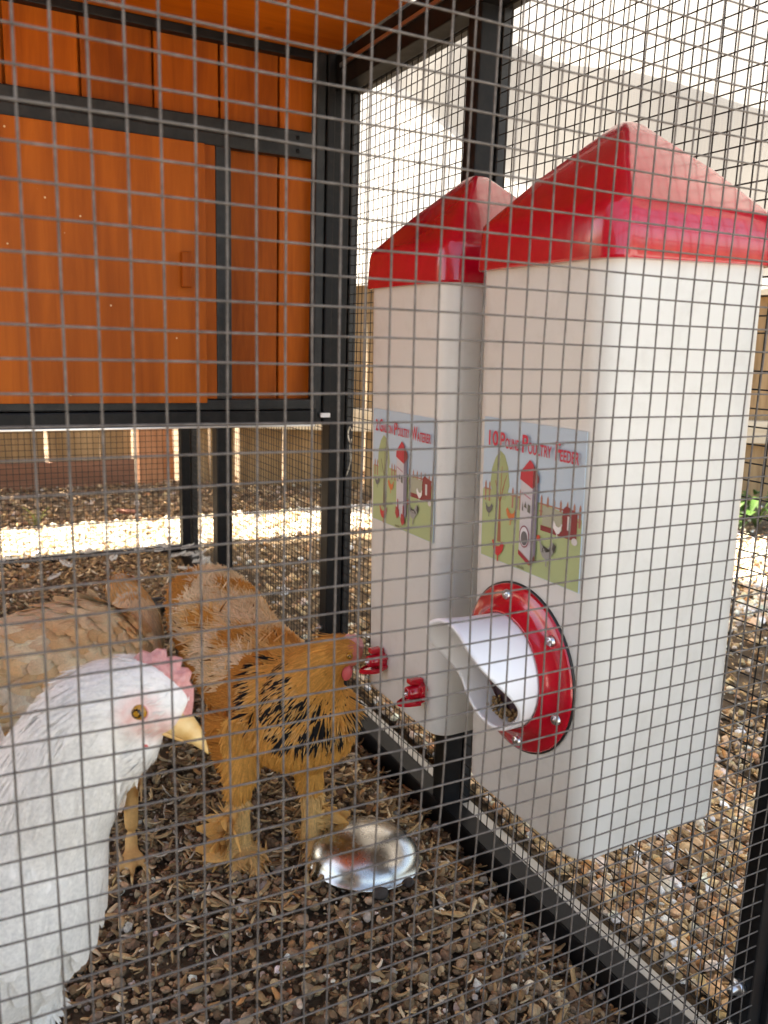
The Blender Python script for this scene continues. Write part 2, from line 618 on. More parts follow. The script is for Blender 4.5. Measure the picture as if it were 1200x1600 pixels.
def chips(name, xy, ln, wd, cols, label, lift=.006, curl=1.0, tilt=.35):
    n = len(xy)
    k = 5
    t = np.linspace(-.5, .5, k)
    prof = np.array([.35, .9, 1, .8, .3])
    V = np.zeros((n, k, 4, 3))
    bend = rng.normal(0, .45 * curl, n) + .25 * curl
    side = rng.normal(0, .3 * curl, n)
    ends = np.stack([rng.uniform(.1, 1.1, n), rng.uniform(.6, 1.1, n), np.ones(n), rng.uniform(.6, 1.1, n), rng.uniform(.1, 1.1, n)], -1)
    wj = rng.uniform(.7, 1.15, (n, k)) * ends
    th = .0009
    x = t[None] * ln[:, None]
    z = (t[None] ** 2 - .1) * bend[:, None] * ln[:, None] * 1.3
    y = (t[None] ** 2) * side[:, None] * ln[:, None]
    for q, (sy, sz) in enumerate(((-.5, 0), (.5, 0), (.5, 1), (-.5, 1))):
        V[:, :, q, 0] = x
        V[:, :, q, 1] = y + sy * wj * wd[:, None]
        V[:, :, q, 2] = z + sz * th
    V = V.reshape(n, k * 4, 3)
    V = np.einsum('nij,nvj->nvi', rand_rot(n, tilt), V)
    V += np.stack([xy[:, 0], xy[:, 1], gz(xy[:, 0], xy[:, 1]) + lift + rng.uniform(-.002, .005, n)], -1)[:, None, :]
    F = []
    for i in range(k - 1):
        for q in range(4):
            a, b = i * 4 + q, i * 4 + (q + 1) % 4
            F.append((a, b, b + 4, a + 4))
    F.append((3, 2, 1, 0))
    e = (k - 1) * 4
    F.append((e, e + 1, e + 2, e + 3))
    F = np.array(F)
    Fs = (F[None] + (np.arange(n) * k * 4)[:, None, None]).reshape(-1, 4)
    me = np_mesh(name, V.reshape(-1, 3), Fs)
    set_col(me, np.repeat(cols, k * 4, 0))
    o = link(name, me, M['chip'], smooth=True)
    return tag(o, label, 'wood chips', kind='stuff')

def chip_cols(n, bright=1.):
    pal = np.array([(.50, .33, .16), (.40, .25, .115), (.60, .43, .25), (.28, .165, .075), (.20, .125, .065), (.62, .50, .36), (.44, .22, .085)])
    c = pal[rng.choice(len(pal), n, p=[.24, .22, .14, .16, .12, .07, .05])]
    return np.clip(c * rng.uniform(.7, 1.2, (n, 1)) * bright, 0, .8)

def scatter(n, x0, x1, y0, y1):
    return np.stack([rng.uniform(x0, x1, n), rng.uniform(y0, y1, n)], -1)

# inside the run, near: bigger facets; farther: cheaper stones
xy = scatter(15500, -.02, .475, .33, .95)
rad = np.clip(rng.lognormal(-5.98, .45, len(xy)), .0013, .0075)
big = rad > .0029
pebbles('gravel', xy[big], rad[big], stone_cols(big.sum()), 2, 'dark brown pebbles covering the floor of the run near the steel bowl')
pebbles('gravel', xy[~big], rad[~big], stone_cols((~big).sum()), 1, 'fine brown grit between the pebbles near the steel bowl')
xy = scatter(10500, -.35, .475, .92, 1.95)
pebbles('gravel', xy, np.clip(rng.lognormal(-5.5, .35, len(xy)), .002, .007), stone_cols(len(xy)), 1, 'dark brown pebbles under the raised orange house')
# outside the run, to the right and behind
xy = np.concatenate([scatter(11000, .525, .85, .22, 1.0), scatter(6000, .53, 1.0, .15, 1.3), scatter(6500, .53, 1.7, .3, 2.1), scatter(3500, 1.3, 2.4, .2, 2.0)])
pebbles('gravel', xy, np.clip(rng.lognormal(-5.35, .42, len(xy)), .002, .010), stone_cols(len(xy), 1, 1.35), 1, 'tan and grey pebbles outside the right wire wall')
xy = np.concatenate([scatter(9000, -.3, 1.2, 1.925, 2.22), scatter(4500, 1.0, 2.0, 1.0, 1.65)])  # stones whitened only where sun falls: sunlight put into their colour
pebbles('gravel', xy, np.clip(rng.lognormal(-5.2, .45, len(xy)), .002, .012), np.clip(stone_cols(len(xy), 1, 1.9) * np.array((1, 1.1, 1.32)) + .14, 0, .75), 1, 'gravel strip just beyond the coop, sunlight put into its pale colour')
xy = scatter(4000, -.4, 1.5, 2.2, 2.85)
pebbles('gravel', xy, np.clip(rng.lognormal(-5.2, .45, len(xy)), .002, .012), stone_cols(len(xy), 0, 1.0), 1, 'stony earth between the coop and the wooden fence')
xy = scatter(1500, -.02, .47, .34, 1.0)
chips('wood_chips', xy, np.clip(rng.lognormal(-4.6, .5, len(xy)), .004, .030), np.clip(rng.lognormal(-5.8, .45, len(xy)), .0015, .008), chip_cols(len(xy)), 'tan wood shavings lying on the pebbles round the steel bowl', .006, .45)
xy = np.concatenate([scatter(500, .1, .47, .62, .95), scatter(2600, -.35, .47, .95, 1.93)])
chips('wood_chips', xy, np.clip(rng.lognormal(-4.3, .4, len(xy)), .006, .035), np.clip(rng.lognormal(-5.6, .35, len(xy)), .002, .008), chip_cols(len(xy), .95), 'thick litter of curled shavings behind the hens', .008, .7)
xy = np.concatenate([scatter(1800, .52, 1.1, .2, 1.3), scatter(1800, .52, 1.8, .8, 2.0)])
chips('wood_chips', xy, np.clip(rng.lognormal(-4.3, .4, len(xy)), .006, .03), np.clip(rng.lognormal(-5.7, .35, len(xy)), .0018, .006), chip_cols(len(xy), 1.05), 'pale straw and shavings on the gravel outside the right wire wall')
xy = scatter(1500, -.3, 1.4, 1.97, 2.8)
chips('wood_chips', xy, np.clip(rng.lognormal(-4.1, .4, len(xy)), .008, .04), np.clip(rng.lognormal(-5.5, .35, len(xy)), .002, .008), chip_cols(len(xy), .8), 'dry leaf litter in front of the wooden fence')

# ------------------------------------------------------------------ unseen pale slab, added to bounce sunlight onto hens and feeder
m = M['concrete'] = mat('bounce_concrete', (.56, .54, .50), .85, 0, .2)
v = coords(m)
r_ = ramp(m, noise(m, v, 6, 8, .7), [(.3, (.34, .33, .31)), (.7, (.45, .44, .42))])
L(m, r_.outputs[0], P(m).inputs['Base Color'])
bump(m, noise(m, v, 220, 4, .7), .3, .001)
_pm = link('bounce_slab', bm_mesh(box_bm(7, 5.2, .06, .006), 'bounce_slab'), M['concrete'], None, (-.6, -2.85, -.012), smooth=False)
tag(_pm, 'unseen pale slab added in front of the run to bounce light', 'bounce_slab', kind='structure')

# ------------------------------------------------------------------ fence behind
def board(name, x0, x1, z0, z1, th, m, parent, y=0., seed=0):
    """An upright fence board with slightly wandering edges, local x along the fence."""
    rr_ = random.Random(seed)
    bm = box_bm(x1 - x0, th, z1 - z0, .002, 1)
    bmesh.ops.subdivide_edges(bm, edges=[e for e in bm.edges if abs((e.verts[0].co - e.verts[1].co).z) > .5 * (z1 - z0)], cuts=5)
    for v_ in bm.verts:
        v_.co.x += .0016 * math.sin(v_.co.z * 9 + seed) * (1 if v_.co.x > 0 else -1) + .002 * math.sin(v_.co.z * 5 + seed * 2)
        v_.co.y += .003 * math.sin(v_.co.z * 4 + seed * 1.7)
    me = bm_mesh(bm, name)
    return link(name, me, m, parent, ((x0 + x1) / 2, y, (z0 + z1) / 2), (0, rr_.uniform(-.006, .006), 0), smooth=False)

fl = empty('wooden_fence', (0, 2.84, .03))
tag(fl, 'brown plank fence with a reddish kickboard, seen under the orange house', 'fence')
edges = [-.66, -.48, -.272, -.074, .112, .284, .452, .558]
for i in range(len(edges) - 1):
    x0, x1 = edges[i], edges[i + 1]
    gap = .0045 if i in (4, 5) else .0025
    board('plank', x0 + gap, x1 - gap, .0, .86, .016, M['fence'], fl, .02, i + 3)
box('kickboard', (-.7, -.012, .008), (.560, .010, .098), M['kick'], fl, .002)
box('fence_post', (.572, -.028, -.02), (.652, .03, .88), M['postwood'], fl, .003)
board('plank', .66, .70, .0, .86, .016, M['postwood'], fl, .035, 31)
fr_ang = math.atan2(-.527, 1)
fr = empty('wooden_fence', (.70, 2.80, .03), (0, 0, fr_ang))
tag(fr, 'tan plank fence with a pale rail, running behind the feeders to the right', 'fence')
sl = math.sqrt(1 + .527 ** 2)
def sx(X): return (X - .70) * sl
edges = [.705, .79, .874, 1.016, 1.15, 1.26, 1.38, 1.52, 1.66, 1.8, 1.95, 2.1, 2.25, 2.4, 2.56, 2.72]
for i in range(len(edges) - 1):
    g0 = .009 if i == 2 else .0015
    g1 = .009 if i == 1 else (.004 if i == 2 else .0015)
    board('plank', sx(edges[i]) + g0, sx(edges[i + 1]) - g1, .0, .86, .016, M['fence'], fr, .02, i + 50)
box('fence_rail', (.02, -.03, .215), (sx(2.72), .009, .29), M['pale'], fr, .003)
box('fence_rail', (.02, -.03, .70), (sx(2.72), .009, .77), M['pale'], fr, .003)

# ------------------------------------------------------------------ shade cloths over the yard
def cloth(name, low, high, m, nu=110, nv=70, sag=.05, fold=.016, seed=1, label='', z=0, ulo=None, uhi=None, vtop=1.):
    lo = catmull(low, 24)
    hi = catmull(high, 24)
    def at(pl, u):
        f_ = u * (len(pl) - 1)
        i = min(int(f_), len(pl) - 2)
        return pl[i] * (1 - (f_ - i)) + pl[i + 1] * (f_ - i)
    V = np.zeros((nv, nu, 3))
    for j in range(nv):
        v_ = vtop * j / (nv - 1)
        for i in range(nu):
            u = i / (nu - 1)
            if ulo is not None:
                u0 = float(np.interp(v_, ulo[0], ulo[1]))
                u1 = float(np.interp(v_, uhi[0], uhi[1])) if uhi is not None else 1.
                u = u0 + (max(u1, u0 + .002) - u0) * u
            p = at(lo, u) * (1 - v_) + at(hi, u) * v_
            s_ = math.sin(math.pi * v_)
            p[2] += -sag * s_ + z
            d = fold * (math.sin(u * 47 + 2.2 * math.sin(v_ * 3 + seed)) * (.35 + .65 * (1 - v_)) + .8 * math.sin(v_ * 21 + 3 * math.sin(u * 4 + seed)) * s_) + .5 * fold * mnoise.noise(Vector((u * 9, v_ * 9, seed)))
            p[2] += d
            p[1] += .6 * d
            V[j, i] = p
    idx = np.arange(nu * nv).reshape(nv, nu)
    F = np.stack([idx[:-1, :-1], idx[:-1, 1:], idx[1:, 1:], idx[1:, :-1]], -1).reshape(-1, 4)
    me = np_mesh(name, V.reshape(-1, 3), F)
    uv = me.uv_layers.new(name='UVMap')
    vi = np.zeros(len(me.loops), np.int32)
    me.loops.foreach_get('vertex_index', vi)
    uvs = np.stack([(vi % nu) / (nu - 1) * 3.0, (vi // nu) / (nv - 1) * 2.0], -1)
    uv.data.foreach_set('uv', uvs.astype(np.float32).ravel())
    o = link(name, me, m, smooth=True)
    return tag(o, label, 'shade cloth')
CLO = [(-.6, 2.42, .76), (-.1, 2.42, .75), (.45, 2.42, .74), (.95, 2.34, .71), (1.22, 2.18, .68), (1.50, 1.55, .66), (1.75, .75, .70), (1.9, -.2, .75)]
CHI = [(-.6, 1.2, 1.45), (-.1, 1.15, 1.46), (.40, 1.0, 1.50), (.48, .75, 1.52), (.48, .60, 1.5), (.5, .45, 1.5), (.5, .2, 1.5), (.45, -.3, 1.5)]
cloth('shade_cloth', CLO, CHI, M['cloth'], seed=2,
      label='white shade cloth hanging bright behind the waterer')
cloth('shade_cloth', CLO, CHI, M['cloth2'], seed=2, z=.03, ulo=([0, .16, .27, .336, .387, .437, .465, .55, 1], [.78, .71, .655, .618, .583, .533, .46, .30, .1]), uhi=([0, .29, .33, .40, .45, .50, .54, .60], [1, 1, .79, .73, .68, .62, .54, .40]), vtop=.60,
      label='second layer of tan shade cloth with a slanting edge, above the feeder lids')

# ------------------------------------------------------------------ the wire run
run = empty('wire_run', (.0, .337, 0))
tag(run, 'black steel framed run closed with square wire mesh, front panel nearest the camera', 'chicken run')
RX, RY = 0., .337                 # world position of the run's empty
def rbox(name, lo, hi, m='black', bev=.0015):
    return box(name, (lo[0] - RX, lo[1] - RY, lo[2]), (hi[0] - RX, hi[1] - RY, hi[2]), M[m], run, bev)
CELL = .0127
W = .5
wire_mesh_cache = {}
def wire_path(p0, p1, seed, amp=.0006, n=14):
    p0, p1 = np.array(p0), np.array(p1)
    out = []
    for i in range(n + 1):
        t = i / n
        p = p0 * (1 - t) + p1 * t
        q = Vector((seed * 3.1, t * 5.5, 1.7))
        out.append(p + np.array((mnoise.noise(q), mnoise.noise(q + Vector((5, 0, 0))), mnoise.noise(q + Vector((0, 0, 9))))) * amp)
    return out
def bulge(x, z):                  # the front sheet is not dead flat
    return .0035 * mnoise.noise(Vector((x * 4, z * 4, 2.2))) + .002 * mnoise.noise(Vector((x * 11, z * 11, 7)))
# front panel: every wire its own part
c0, r0 = .02926, .10511 + CAMZ
wr = .00051
zt, zb = .90, .03
for i in range(-22, 38):
    x = c0 + i * CELL + rnd.uniform(-.0004, .0004)
    pts = [(x + .0007 * mnoise.noise(Vector((i * 2.3, z * 6, 0))), bulge(x, z), z) for z in np.linspace(zb, zt, 34)]
    tube('wire', pts, wr, M['wire'], run, 7)
for j in range(-21, 48):
    z = r0 - j * CELL + rnd.uniform(-.0004, .0004)
    if not zb < z < zt: continue
    pts = [(x, bulge(x, z) - 2 * wr + .0002, z + .0009 * mnoise.noise(Vector((x * 7, j * 1.9, 4)))) for x in np.linspace(-.26, .510, 34)]
    tube('wire', pts, wr, M['wire'], run, 7)
# far panels: one sheet each
def sheet(name, o_, ux, uz, w_, h_, rad, seed):
    b = MB()
    o_, ux, uz = np.array(o_, float), np.array(ux, float), np.array(uz, float)
    nx, nz = int(w_ / CELL), int(h_ / CELL)
    nrm = np.cross(ux, uz)
    for i in range(nx + 1):
        b.add(*tube_data(wire_path(o_ + ux * i * CELL, o_ + ux * i * CELL + uz * h_, seed + i, .0011, 12), rad, 5))
    for j in range(nz + 1):
        b.add(*tube_data(wire_path(o_ + uz * j * CELL + nrm * 2 * rad, o_ + uz * j * CELL + ux * w_ + nrm * 2 * rad, seed + 500 + j, .0011, 24), rad, 5))
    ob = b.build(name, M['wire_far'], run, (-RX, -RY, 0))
    ob['kind'] = 'stuff'
    return ob
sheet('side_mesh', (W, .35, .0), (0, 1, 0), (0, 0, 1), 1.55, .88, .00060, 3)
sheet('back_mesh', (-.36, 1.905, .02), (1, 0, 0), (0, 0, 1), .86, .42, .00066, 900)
# frame
rbox('corner_post', (.5075, .338, -.03), (.523, .3565, .93))
rbox('corner_post', (.5235, .333, -.03), (.556, .3565, .93), 'frame')
rbox('side_post', (.4765, .722, .0), (.499, .745, .89))
rbox('side_post', (.5015, .722, .0), (.514, .745, .89), 'frame')
rbox('side_post', (.4755, 1.055, .0), (.499, 1.080, .93))
rbox('side_post', (.5015, 1.055, .0), (.513, 1.080, .93), 'frame')
rbox('corner_post', (.478, 1.885, .0), (.4985, 1.912, .43))
rbox('corner_post', (.5015, 1.885, .0), (.516, 1.912, .43), 'frame')
def slope_bar(name, x0, x1, y0, y1, z0a, z0b, z1a, z1b, m):
    bm = bmesh.new()
    vs = [bm.verts.new((x - RX, y - RY, z)) for y, zs in ((y0, (z0a, z0b)), (y1, (z1a, z1b))) for x, z in ((x0, zs[0]), (x1, zs[0]), (x1, zs[1]), (x0, zs[1]))]
    for f_ in ((0, 1, 2, 3), (7, 6, 5, 4), (0, 4, 5, 1), (1, 5, 6, 2), (2, 6, 7, 3), (3, 7, 4, 0)):
        bm.faces.new([vs[k] for k in f_])
    bmesh.ops.recalc_face_normals(bm, faces=bm.faces[:])
    bmesh.ops.bevel(bm, geom=bm.edges[:], offset=.0012, segments=2, affect='EDGES')
    return link(name, bm_mesh(bm, name), M[m], run, smooth=False)
slope_bar('bottom_rail', .4735, .4975, .363, 1.884, -.03, .008, .01, .0465, 'black')
slope_bar('rail_lit_strip', .5015, .5165, .363, 1.884, -.03, .002, .01, .0405, 'rail_sheen')  # outer half of the rail, its sky-lit look put into the grey
rbox('top_rail', (.4745, .363, .852), (.499, 1.0545, .893))
rbox('top_rail', (.5015, .363, .852), (.514, 1.0545, .890), 'frame')
rbox('metal_strip', (.4715, .50, .8735), (.4743, 1.035, .8785), 'zinc', .0008)
rbox('bottom_rail', (-.40, 1.893, .012), (.477, 1.915, .053))
rbox('bottom_rail', (-.30, .339, -.03), (.4805, .360, .020))
def bolt(x, y, z, r_=.0055, ln=.010, dirx=-1, parent=run, off=(RX, RY, 0), mm='zinc'):
    o = lathe('bolt', [(0, ln + .0), (r_ * .5, ln), (r_ * .55, ln - .0005), (r_ * .55, .005), (r_ * .95, .005), (r_ * 1.05, .0042), (r_ * 1.05, .0), (0, 0)], M[mm], parent, 6 if False else 14, (x - off[0], y - off[1], z - off[2]), (0, dirx * math.pi / 2, 0))
    return o
bolt(.5075, .348, .060, .0062, .011)
bolt(.5075, .348, .022, .0062, .011)
bolt(.4755, 1.067, .845, .003, .010)
bolt(.4755, 1.067, .118, .003, .010)

# ------------------------------------------------------------------ the orange house
house = empty('coop_house', (0, 1.06, .42))
tag(house, 'raised orange stained wooden hen house with black frame and sliding door', 'hen house')
def hb(name, lo, hi, m, bev=.0012, parent=house):
    off = Vector((0, 1.06, .42))
    if parent is not house:
        off = off + parent.location
    return box(name, Vector(lo) - off, Vector(hi) - off, M[m], parent, bev)
fw = hb('front_wall', (-.45, 1.084, .43), (.452, 1.095, .90), 'orange_x', 0)
xs_ = [-.44, -.36, -.28, -.19, -.085, .0, .083, .163, .246, .327, .405, .4545]
for i in range(len(xs_) - 1):
    x0, x1 = xs_[i], xs_[i + 1]
    hb('board', (x0 + .0012, 1.072, .442), (x1 - .0012, 1.0835, .893), 'orange', .0028, fw)
hb('side_wall', (.4535, 1.0955, .43), (.472, 1.89, .93), 'orange')
hb('side_wall', (-.45, 1.0955, .43), (-.44, 1.89, .93), 'orange')
hb('back_wall', (-.438, 1.875, .43), (.452, 1.889, .93), 'orange_x')
hb('floor', (-.45, 1.0965, .418), (.472, 1.888, .4285), 'orange_x')
hb('roof', (-.50, 1.0, .936), (.56, 1.97, .955), 'black', .004)
hb('ceiling', (-.5, .365, .8945), (.4735, 1.0835, .905), 'orange_x', .001)
hb('ceiling_shadow_strip', (-.44, 1.058, .884), (.4545, 1.0715, .8942), 'black', .001)  # black strip standing in for the shadow gap under the ceiling
for i in range(7):
    hb('shading_board', (-.33, -.35 + i * .11, .02), (-.318, -.2415 + i * .11, .89), 'fence', .002)  # unseen boards, added to keep light off the tanks' left faces
# front frame
def rail2(name, x0, x1, z0, z1, y=1.056):
    zm = (z0 + z1) / 2
    hb(name, (x0, y, zm + .0008), (x1, y + .015, z1), 'frame', .0022)
    hb(name, (x0, y, z0), (x1, y + .015, zm - .0008), 'frame', .0022)
    hb('rail_core', (x0, y + .004, z0 + .004), (x1, y + .0158, z1 - .004), 'black', 0)
rail2('top_rail', -.44, .4545, .764, .797)
hb('bottom_rail', (-.44, 1.052, .441), (.4545, 1.071, .455), 'frame', .002)
hb('bottom_rail', (-.44, 1.049, .421), (.4545, 1.071, .440), 'black', .002)
hb('drip_strip', (-.44, 1.046, .4185), (.45, 1.049, .4215), 'zinc', .0006)
hb('stile', (.4495, 1.053, .4215), (.4625, 1.0715, .8935), 'frame', .002)
hb('stile', (.4635, 1.05, .42), (.475, 1.0715, .8935), 'black', .002)
hb('stile', (.3145, 1.050, .4555), (.3345, 1.071, .7635), 'frame', .002)
hb('leg', (.3135, 1.052, .0), (.3345, 1.073, .4205), 'black', .002)
hb('leg', (-.36, 1.052, .0), (-.339, 1.073, .4205), 'black', .002)
hb('leg', (-.36, 1.86, .0), (-.339, 1.883, .4175), 'black', .002)
door = hb('door', (-.36, 1.040, .4515), (.2985, 1.0475, .7615), 'orange_door', .001)
hb('door_edge', (.2992, 1.0485, .456), (.3138, 1.068, .7625), 'orange', .001)
hb('door_pull', (.266, 1.029, .592), (.2785, 1.0395, .634), 'orange', .002, door)
for x, z in ((.425, .788), (.425, .772), (.456, .72), (.456, .50), (.44, .448)):
    lathe('screw', [(0, .0022), (.0016, .002), (.0026, .001), (.0028, 0)], M['black'], house, 12, (x, -.0045 if z < .7 or x > .45 else -.004, z - .42), (math.pi / 2, 0, 0))
hb('clip', (.459, 1.0455, .4305), (.4725, 1.0495, .4365), 'pvc', .0005)

# ------------------------------------------------------------------ feeder and waterer
def rsq(h, r, n=7):
    """rounded square outline, half width h, corner radius r, counter-clockwise."""
    out = []
    for cx, cy, a0 in ((h - r, h - r, 0), (-h + r, h - r, 90), (-h + r, -h + r, 180), (h - r, -h + r, 270)):
        for k in range(n):
            a = R(a0 + 90 * k / (n - 1))
            out.append((cx + r * math.cos(a), cy + r * math.sin(a)))
    return out

def loft_sq(name, secs, m, parent, loc=(0, 0, 0)):
    """secs = [(half width, corner radius, z)...]"""
    b = MB()
    n = len(rsq(1, .1))
    vs, fs = [], []
    for h, r__, z in secs:
        vs += [(x, y, z) for x, y in rsq(h, r__)]
    for i in range(len(secs) - 1):
        for k in range(n):
            a, c_ = i * n + k, i * n + (k + 1) % n
            fs.append((a, c_, c_ + n, a + n))
    fs.append(tuple(range(n))[::-1])
    fs.append(tuple((len(secs) - 1) * n + k for k in range(n)))
    b.add(vs, fs)
    o = b.build(name, m, parent, loc)
    o.data.set_sharp_from_angle(angle=R(28))
    return o

flat_cache = {}
def flat_mat(c, rough=.45):
    if c not in flat_cache:
        flat_cache[c] = mat('print_%d' % len(flat_cache), c, rough)
    return flat_cache[c]

class Label:
    """A printed sticker on the face x = -h of a tank: u runs right (towards the camera), v up, 0..1."""
    def __init__(self, parent, x, y0, y1, z0, z1, name='label'):
        self.x, self.y0, self.y1, self.z0, self.z1 = x, y0, y1, z0, z1
        self.k = 0
        self.draw = True
        b = MB()
        t = .0005
        b.add([(0, y0, z0), (0, y1, z0), (0, y1, z1), (0, y0, z1), (-t, y0, z0), (-t, y1, z0), (-t, y1, z1), (-t, y0, z1)],
              [(0, 1, 2, 3), (7, 6, 5, 4), (0, 4, 5, 1), (1, 5, 6, 2), (2, 6, 7, 3), (3, 7, 4, 0)])
        self.o = b.build(name, flat_mat((.42, .52, .60)), parent, (x, 0, 0), smooth=False)
    def p(self, u, v, lift):
        if self.draw: v = v * .89
        return (-.0005 - lift, self.y0 + (self.y1 - self.y0) * u, self.z0 + (self.z1 - self.z0) * v)
    def poly(self, name, pts, col, holes=None):
        self.k += 1
        lift = .00006 * self.k
        b = MB()
        polys = pts if isinstance(pts[0][0], (tuple, list)) else [pts]
        for pl in polys:
            a = sum(pl[i][0] * pl[(i + 1) % len(pl)][1] - pl[(i + 1) % len(pl)][0] * pl[i][1] for i in range(len(pl)))
            q = [self.p(u, v, lift) for u, v in pl]
            b.add(q, [tuple(range(len(q)))])
        return b.build(name, flat_mat(col), self.o, smooth=False)
    def text(self, name, s, u, v, h, width, col, font=None):
        """one run of lettering, left end at (u, v), cap height h, squeezed to width (label units)."""
        self.k += 1
        self.draw = False
        cu = bpy.data.curves.new('t', 'FONT')
        cu.body = s
        cu.size = 1
        cu.resolution_u = 4
        cu.offset = .022
        ob = bpy.data.objects.new('t', cu)
        C.objects.link(ob)
        dg = bpy.context.evaluated_depsgraph_get()
        me = bpy.data.meshes.new_from_object(ob.evaluated_get(dg))
        bpy.data.objects.remove(ob, do_unlink=True)
        n = len(me.vertices)
        co = np.zeros(n * 3, np.float32)
        me.vertices.foreach_get('co', co)
        co = co.reshape(-1, 3)
        x0, x1 = co[:, 0].min(), co[:, 0].max()
        sx_ = width / (x1 - x0)
        sy_ = h / .70
        out = np.array([self.p(u + (a - x0) * sx_, v + b_ * sy_, .00006 * self.k) for a, b_, _ in co], np.float32)
        me.vertices.foreach_set('co', out.ravel())
        me.update()
        me.materials.clear()
        return link(name, me, flat_mat(col), self.o, smooth=False)

def circle(cx, cy, rx, ry, n=20):
    return [(cx + rx * math.cos(2 * math.pi * k / n), cy + ry * math.sin(2 * math.pi * k / n)) for k in range(n)]

def hen_sil(cx, cy, s, flip=1):
    pts = [(-.5, .42), (-.38, .5), (-.34, .30), (-.12, .12), (.14, .2), (.36, .56), (.52, .34), (.40, -.05), (.16, -.34), (.06, -.42), (.06, -.72), (.12, -.76), (-.02, -.76), (-.01, -.42), (-.2, -.36), (-.38, -.08), (-.42, .26)]
    return [(cx + flip * x * s, cy + y * s) for x, y in pts]

def sticker(lb, kind):
    RED, GREEN, BARK, DKRED, GREY = (.45, .012, .035), (.33, .37, .17), (.30, .10, .055), (.20, .012, .02), (.50, .48, .50)
    lb.poly('print_field', [(.004, .004), (.996, .004), (.996, .52), (.62, .56), (.3, .57), (.004, .55)], (.34, .40, .19))
    # tree
    lb.poly('print_tree', [(.13, .50), (.09, .60), (.10, .72), (.14, .82), (.19, .88), (.24, .85), (.28, .76), (.30, .62), (.26, .50)], (.30, .35, .16))
    lb.poly('print_trunk', [[(.185, .16), (.225, .16), (.208, .50), (.196, .50)], [(.195, .46), (.205, .46), (.255, .66), (.25, .67)], [(.195, .48), (.205, .48), (.15, .64), (.143, .635)],
                            [(.20, .48), (.207, .48), (.218, .76), (.212, .76)], [(.222, .58), (.226, .57), (.272, .70), (.268, .705)]], BARK if kind == 'feeder' else (.13, .10, .06))
    # picket fence
    pk = []
    for u in (.03, .075, .33, .375, .41, .62, .68, .74, .80, .86, .92, .97):
        pk.append([(u, .46), (u + .018, .46), (u + .018, .60), (u + .009, .625), (u, .60)])
    pk += [[(.02, .55), (.10, .55), (.10, .562), (.02, .562)], [(.32, .55), (.43, .55), (.43, .562), (.32, .562)], [(.61, .55), (.99, .55), (.99, .562), (.61, .562)], [(.61, .495), (.99, .495), (.99, .507), (.61, .507)]]
    lb.poly('print_pickets', pk, (.36, .16, .11))['kind'] = 'stuff'
    # small coop on wheels
    lb.poly('print_coop', [(.63, .36), (.96, .36), (.96, .56), (.86, .59), (.83, .56), (.83, .40), (.63, .40)], (.20, .012, .02))
    lb.poly('print_coop_run', [(.645, .405), (.825, .405), (.825, .535), (.645, .545)], (.33, .33, .24))
    lb.poly('print_coop_door', [(.875, .42), (.905, .42), (.905, .52), (.875, .52)], (.55, .53, .52))
    lb.poly('print_wheel', circle(.945, .355, .026, .026), (.55, .53, .52))
    lb.poly('print_white_hen', hen_sil(.79, .41, .09, -1), (.72, .70, .68))
    # hens
    lb.poly('print_grey_hen', hen_sil(.085, .40, .085), (.10, .105, .11))
    lb.poly('print_orange_hen', hen_sil(.33, .40, .10, -1), (.55, .14, .035))
    lb.poly('print_red_hen', hen_sil(.20, .10, .13, 1), (.50, .012, .02))
    lb.poly('print_speckled_hen', hen_sil(.70, .22, .15, 1), (.26, .26, .25))
    lb.poly('print_speckles', [[(.70 + .10 * (rnd.random() - .5), .235 + .06 * (rnd.random() - .5)) for _ in range(3)] for q in range(10)] + [[(.765, .30), (.79, .28), (.775, .22), (.755, .25)]], (.035, .035, .035))
    lb.poly('print_hen_comb', circle(.622, .30, .018, .024, 10), (.50, .05, .02))
    # the tank itself, drawn
    lb.poly('print_tank', [(.43, .16), (.545, .10), (.545, .66), (.43, .70)], GREY)
    lb.poly('print_tank_side', [(.547, .10), (.60, .16), (.60, .70), (.547, .66)], (.17, .15, .20))
    lb.poly('print_tank_roof', [(.42, .70), (.547, .65), (.547, .83), (.51, .86), (.425, .76)], RED)
    lb.poly('print_tank_roof', [(.549, .65), (.607, .71), (.605, .75), (.549, .83)], DKRED)
    lb.poly('print_tank_text', [[(.44, .60), (.535, .565), (.535, .575), (.44, .61)]], (.40, .15, .2))
    lb.poly('print_tank_picture', [[(.47, .50), (.50, .49), (.485, .545)], [(.505, .47), (.535, .46), (.535, .52), (.51, .53)], [(.45, .47), (.465, .465), (.455, .54)]], (.12, .12, .10))
    if kind == 'feeder':
        lb.poly('print_tank_foot', [(.43, .16), (.545, .10), (.545, .065), (.43, .125)], (.30, .012, .03))
        lb.poly('print_tank_foot', [(.549, .10), (.60, .16), (.60, .125), (.549, .065)], (.10, .01, .015))
        lb.poly('print_port', circle(.487, .275, .05, .085), (.20, .015, .04))
        lb.poly('print_port', circle(.487, .275, .043, .075), (.62, .60, .62))
        lb.poly('print_port', circle(.489, .262, .034, .055), (.10, .10, .11))
    else:
        for q in (0, 1):
            lb.poly('print_nipple', [[(.43 + .09 * q, .22 - .05 * q), (.48 + .09 * q, .20 - .05 * q), (.49 + .09 * q, .14 - .05 * q), (.45 + .09 * q, .10 - .05 * q), (.42 + .09 * q, .15 - .05 * q)],
                                     [(.455 + .09 * q, .30 - .05 * q), (.47 + .09 * q, .29 - .05 * q), (.47 + .09 * q, .2 - .05 * q), (.455 + .09 * q, .2 - .05 * q)]], (.34, .012, .025))
